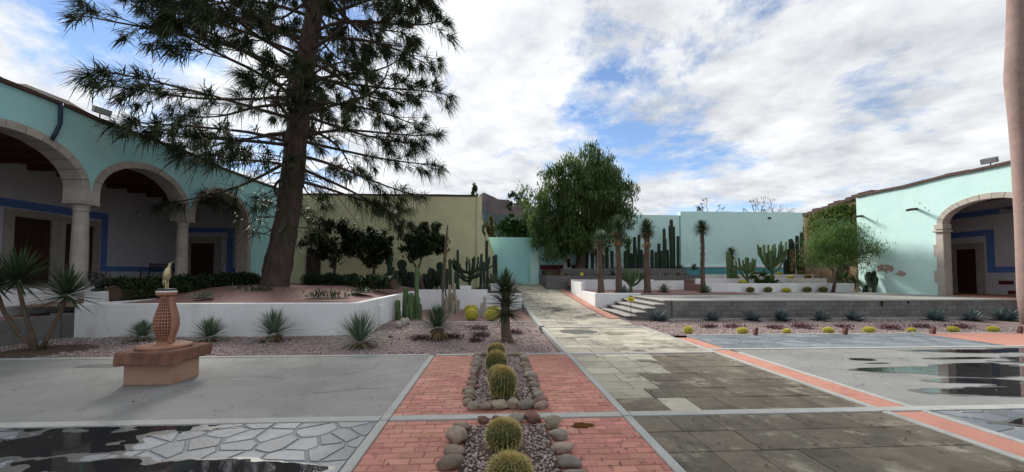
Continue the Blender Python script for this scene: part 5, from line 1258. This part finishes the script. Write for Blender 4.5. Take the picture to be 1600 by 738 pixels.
def vprof(t):
    f = t*(len(VP)-1); i = min(int(f), len(VP)-2); u = f-i; return VP[i][0]*(1-u)+VP[i+1][0]*u, VP[i][1]*(1-u)+VP[i+1][1]*u
for j in range(NR):
    for i in range(na):
        solid = (i in (0,1,2,13,14,15)) or j in (0,NR-1)
        quad = [(i,j),(i+1,j),(i+1,j+1),(i,j+1)]; cs = []
        for ii, jj in quad:
            r_, z_ = vprof(jj/NR); th = 2*math.pi*ii/na; cs.append(Vector((r_*math.cos(th)*1.05, r_*math.sin(th)*1.05, z_)))
        if solid: lat.add(cs, [(0,1,2,3)])
        else:
            m_ = sum(cs, Vector())/4; inn = [m_+(p-m_)*.62 for p in cs]; dep = [Vector((p.x*.84,p.y*.84,p.z)) for p in inn]
            lat.add(cs+inn+dep, [(k,(k+1)%4,4+(k+1)%4,4+k) for k in range(4)]+[(4+k,4+(k+1)%4,8+(k+1)%4,8+k) for k in range(4)])
lat.build('pierced_body', M['ceramic'], sc)
for th in (-.25,3.35-.9,1.2): 
    P = []
    for k in range(12):
        r_, z_ = vprof(k/11); P.append((r_*1.08*math.cos(th), r_*1.08*math.sin(th), z_))
    MB().tube(P, [.035]*12, 8).build('rib', M['ceramic'], sc, True)
MB().lathe([(.08,1.27),(.125,1.285),(.13,1.33)], 24).build('collar', M['ceramic'], sc, True); MB().lathe([(.125,1.332),(.125,1.352)], 24).build('white_ring', M['white'], sc); MB().lathe([(.12,1.354),(.115,1.38),(.05,1.385)], 24).build('top_disc', M['metal'], sc)
bd = MB(); bd.tube([(.0,0,1.50),(-.01,0,1.54),(-.01,0,1.60),(.0,0,1.67),(.02,0,1.725),(.035,0,1.76),(.04,0,1.79),(.055,0,1.82),(.07,0,1.835)], [.02,.05,.068,.066,.05,.03,.026,.026,.008], 12)
bd.v = [(x*.72, y*.72, 1.385+(z-1.385)*.86) for x,y,z in bd.v]; bd.build('bird_body', M['brass'], sc, True); MB().tube([(.05,0,1.765),(.064,0,1.785),(.072,0,1.794)], [.012,.007,.003], 6).build('beak', M['brass'], sc, True)
MB().tube([(-.022,0,1.535),(-.043,0,1.475),(-.05,0,1.425)], [.03,.022,.008], 8).build('tail', M['brass'], sc, True)
for yy in (-.02,.02): MB().tube([(.0,yy,1.385),(.0,yy,1.52)], .009, 6).build('leg', M['brass'], sc)
c = G(986,502); sg = thing('sign', 'small yellow notice on a thin rod beside the steps', 'sign', (c.x,c.y,0))
MB().tube([(0,0,-.05),(0,0,.72)], .009, 6).build('rod', M['metal'], sg); MB().box(-.125,.125,-.012,.0,.68,.82,.006).build('panel', M['yellow'], sg)
MB().box(-.08,.08,-.0145,-.0125,.735,.765).build('print_line', M['ink'], sg); MB().box(-.05,.05,-.0145,-.0125,.705,.718).build('print_line', M['ink'], sg)
t = thing('pot_sign', 'small yellow tag in the grey block planter', 'sign', (XatY(909,24.3),24.3,1.42)); MB().box(-.1,.1,-.01,.01,.1,.3,.005).build('panel', M['yellow'], t); MB().tube([(0,0.02,-.05),(0,0.02,.25)], .01, 6).build('rod', M['metal'], t)
pd = thing('white_pedestal', 'white square pedestal at the edge of the arcade porch', 'pedestal', (XatY(162,11.7),11.7,.5)); MB().box(-.26,.26,-.26,.26,-.1,.62,.012).build('block', M['white'], pd)
b0 = thing('dark_sculpture', 'dark knobbly metal sculpture on the white pedestal', 'sculpture', (XatY(156,11.7),11.7,1.125)); q = MB().lathe([(.17,0),(.17,.05),(.09,.08),(.11,.18),(.16,.26),(.13,.36),(.09,.44),(.03,.52)], 16); q.build('body', M['metal'], b0, True)
for k in range(16):
    a = k*2.4; z = .12+.025*k; MB().tube([(.08*math.cos(a),.08*math.sin(a),z),(.22*math.cos(a),.22*math.sin(a),z+.05),(.25*math.cos(a),.25*math.sin(a),z+.12)], [.022,.018,.012], 6).build('spike', M['metal'], b0)
bn = thing('iron_bench', 'black curled iron bench inside the arcade porch', 'bench', (XatY(250,18.6),18.6,AF))
for k in range(5): MB().box(-.65,.65,-.2+k*.09,-.13+k*.09,.42,.45,.005).build('seat_slat', M['metal'], bn)
for k in range(4): MB().box(-.65,.65,.24,.27,.52+k*.1,.58+k*.1,.005).build('back_slat', M['metal'], bn)
for sx in (-.68,.68):
    MB().tube([(sx,-.22,0),(sx,-.2,.42),(sx,-.25,.62),(sx,-.12,.70),(sx,.1,.64),(sx,.26,.66),(sx,.28,.95)], .025, 7).build('arm', M['metal'], bn, True); MB().tube([(sx,.26,0),(sx,.22,.42),(sx,.26,.66)], .025, 7).build('leg', M['metal'], bn, True)
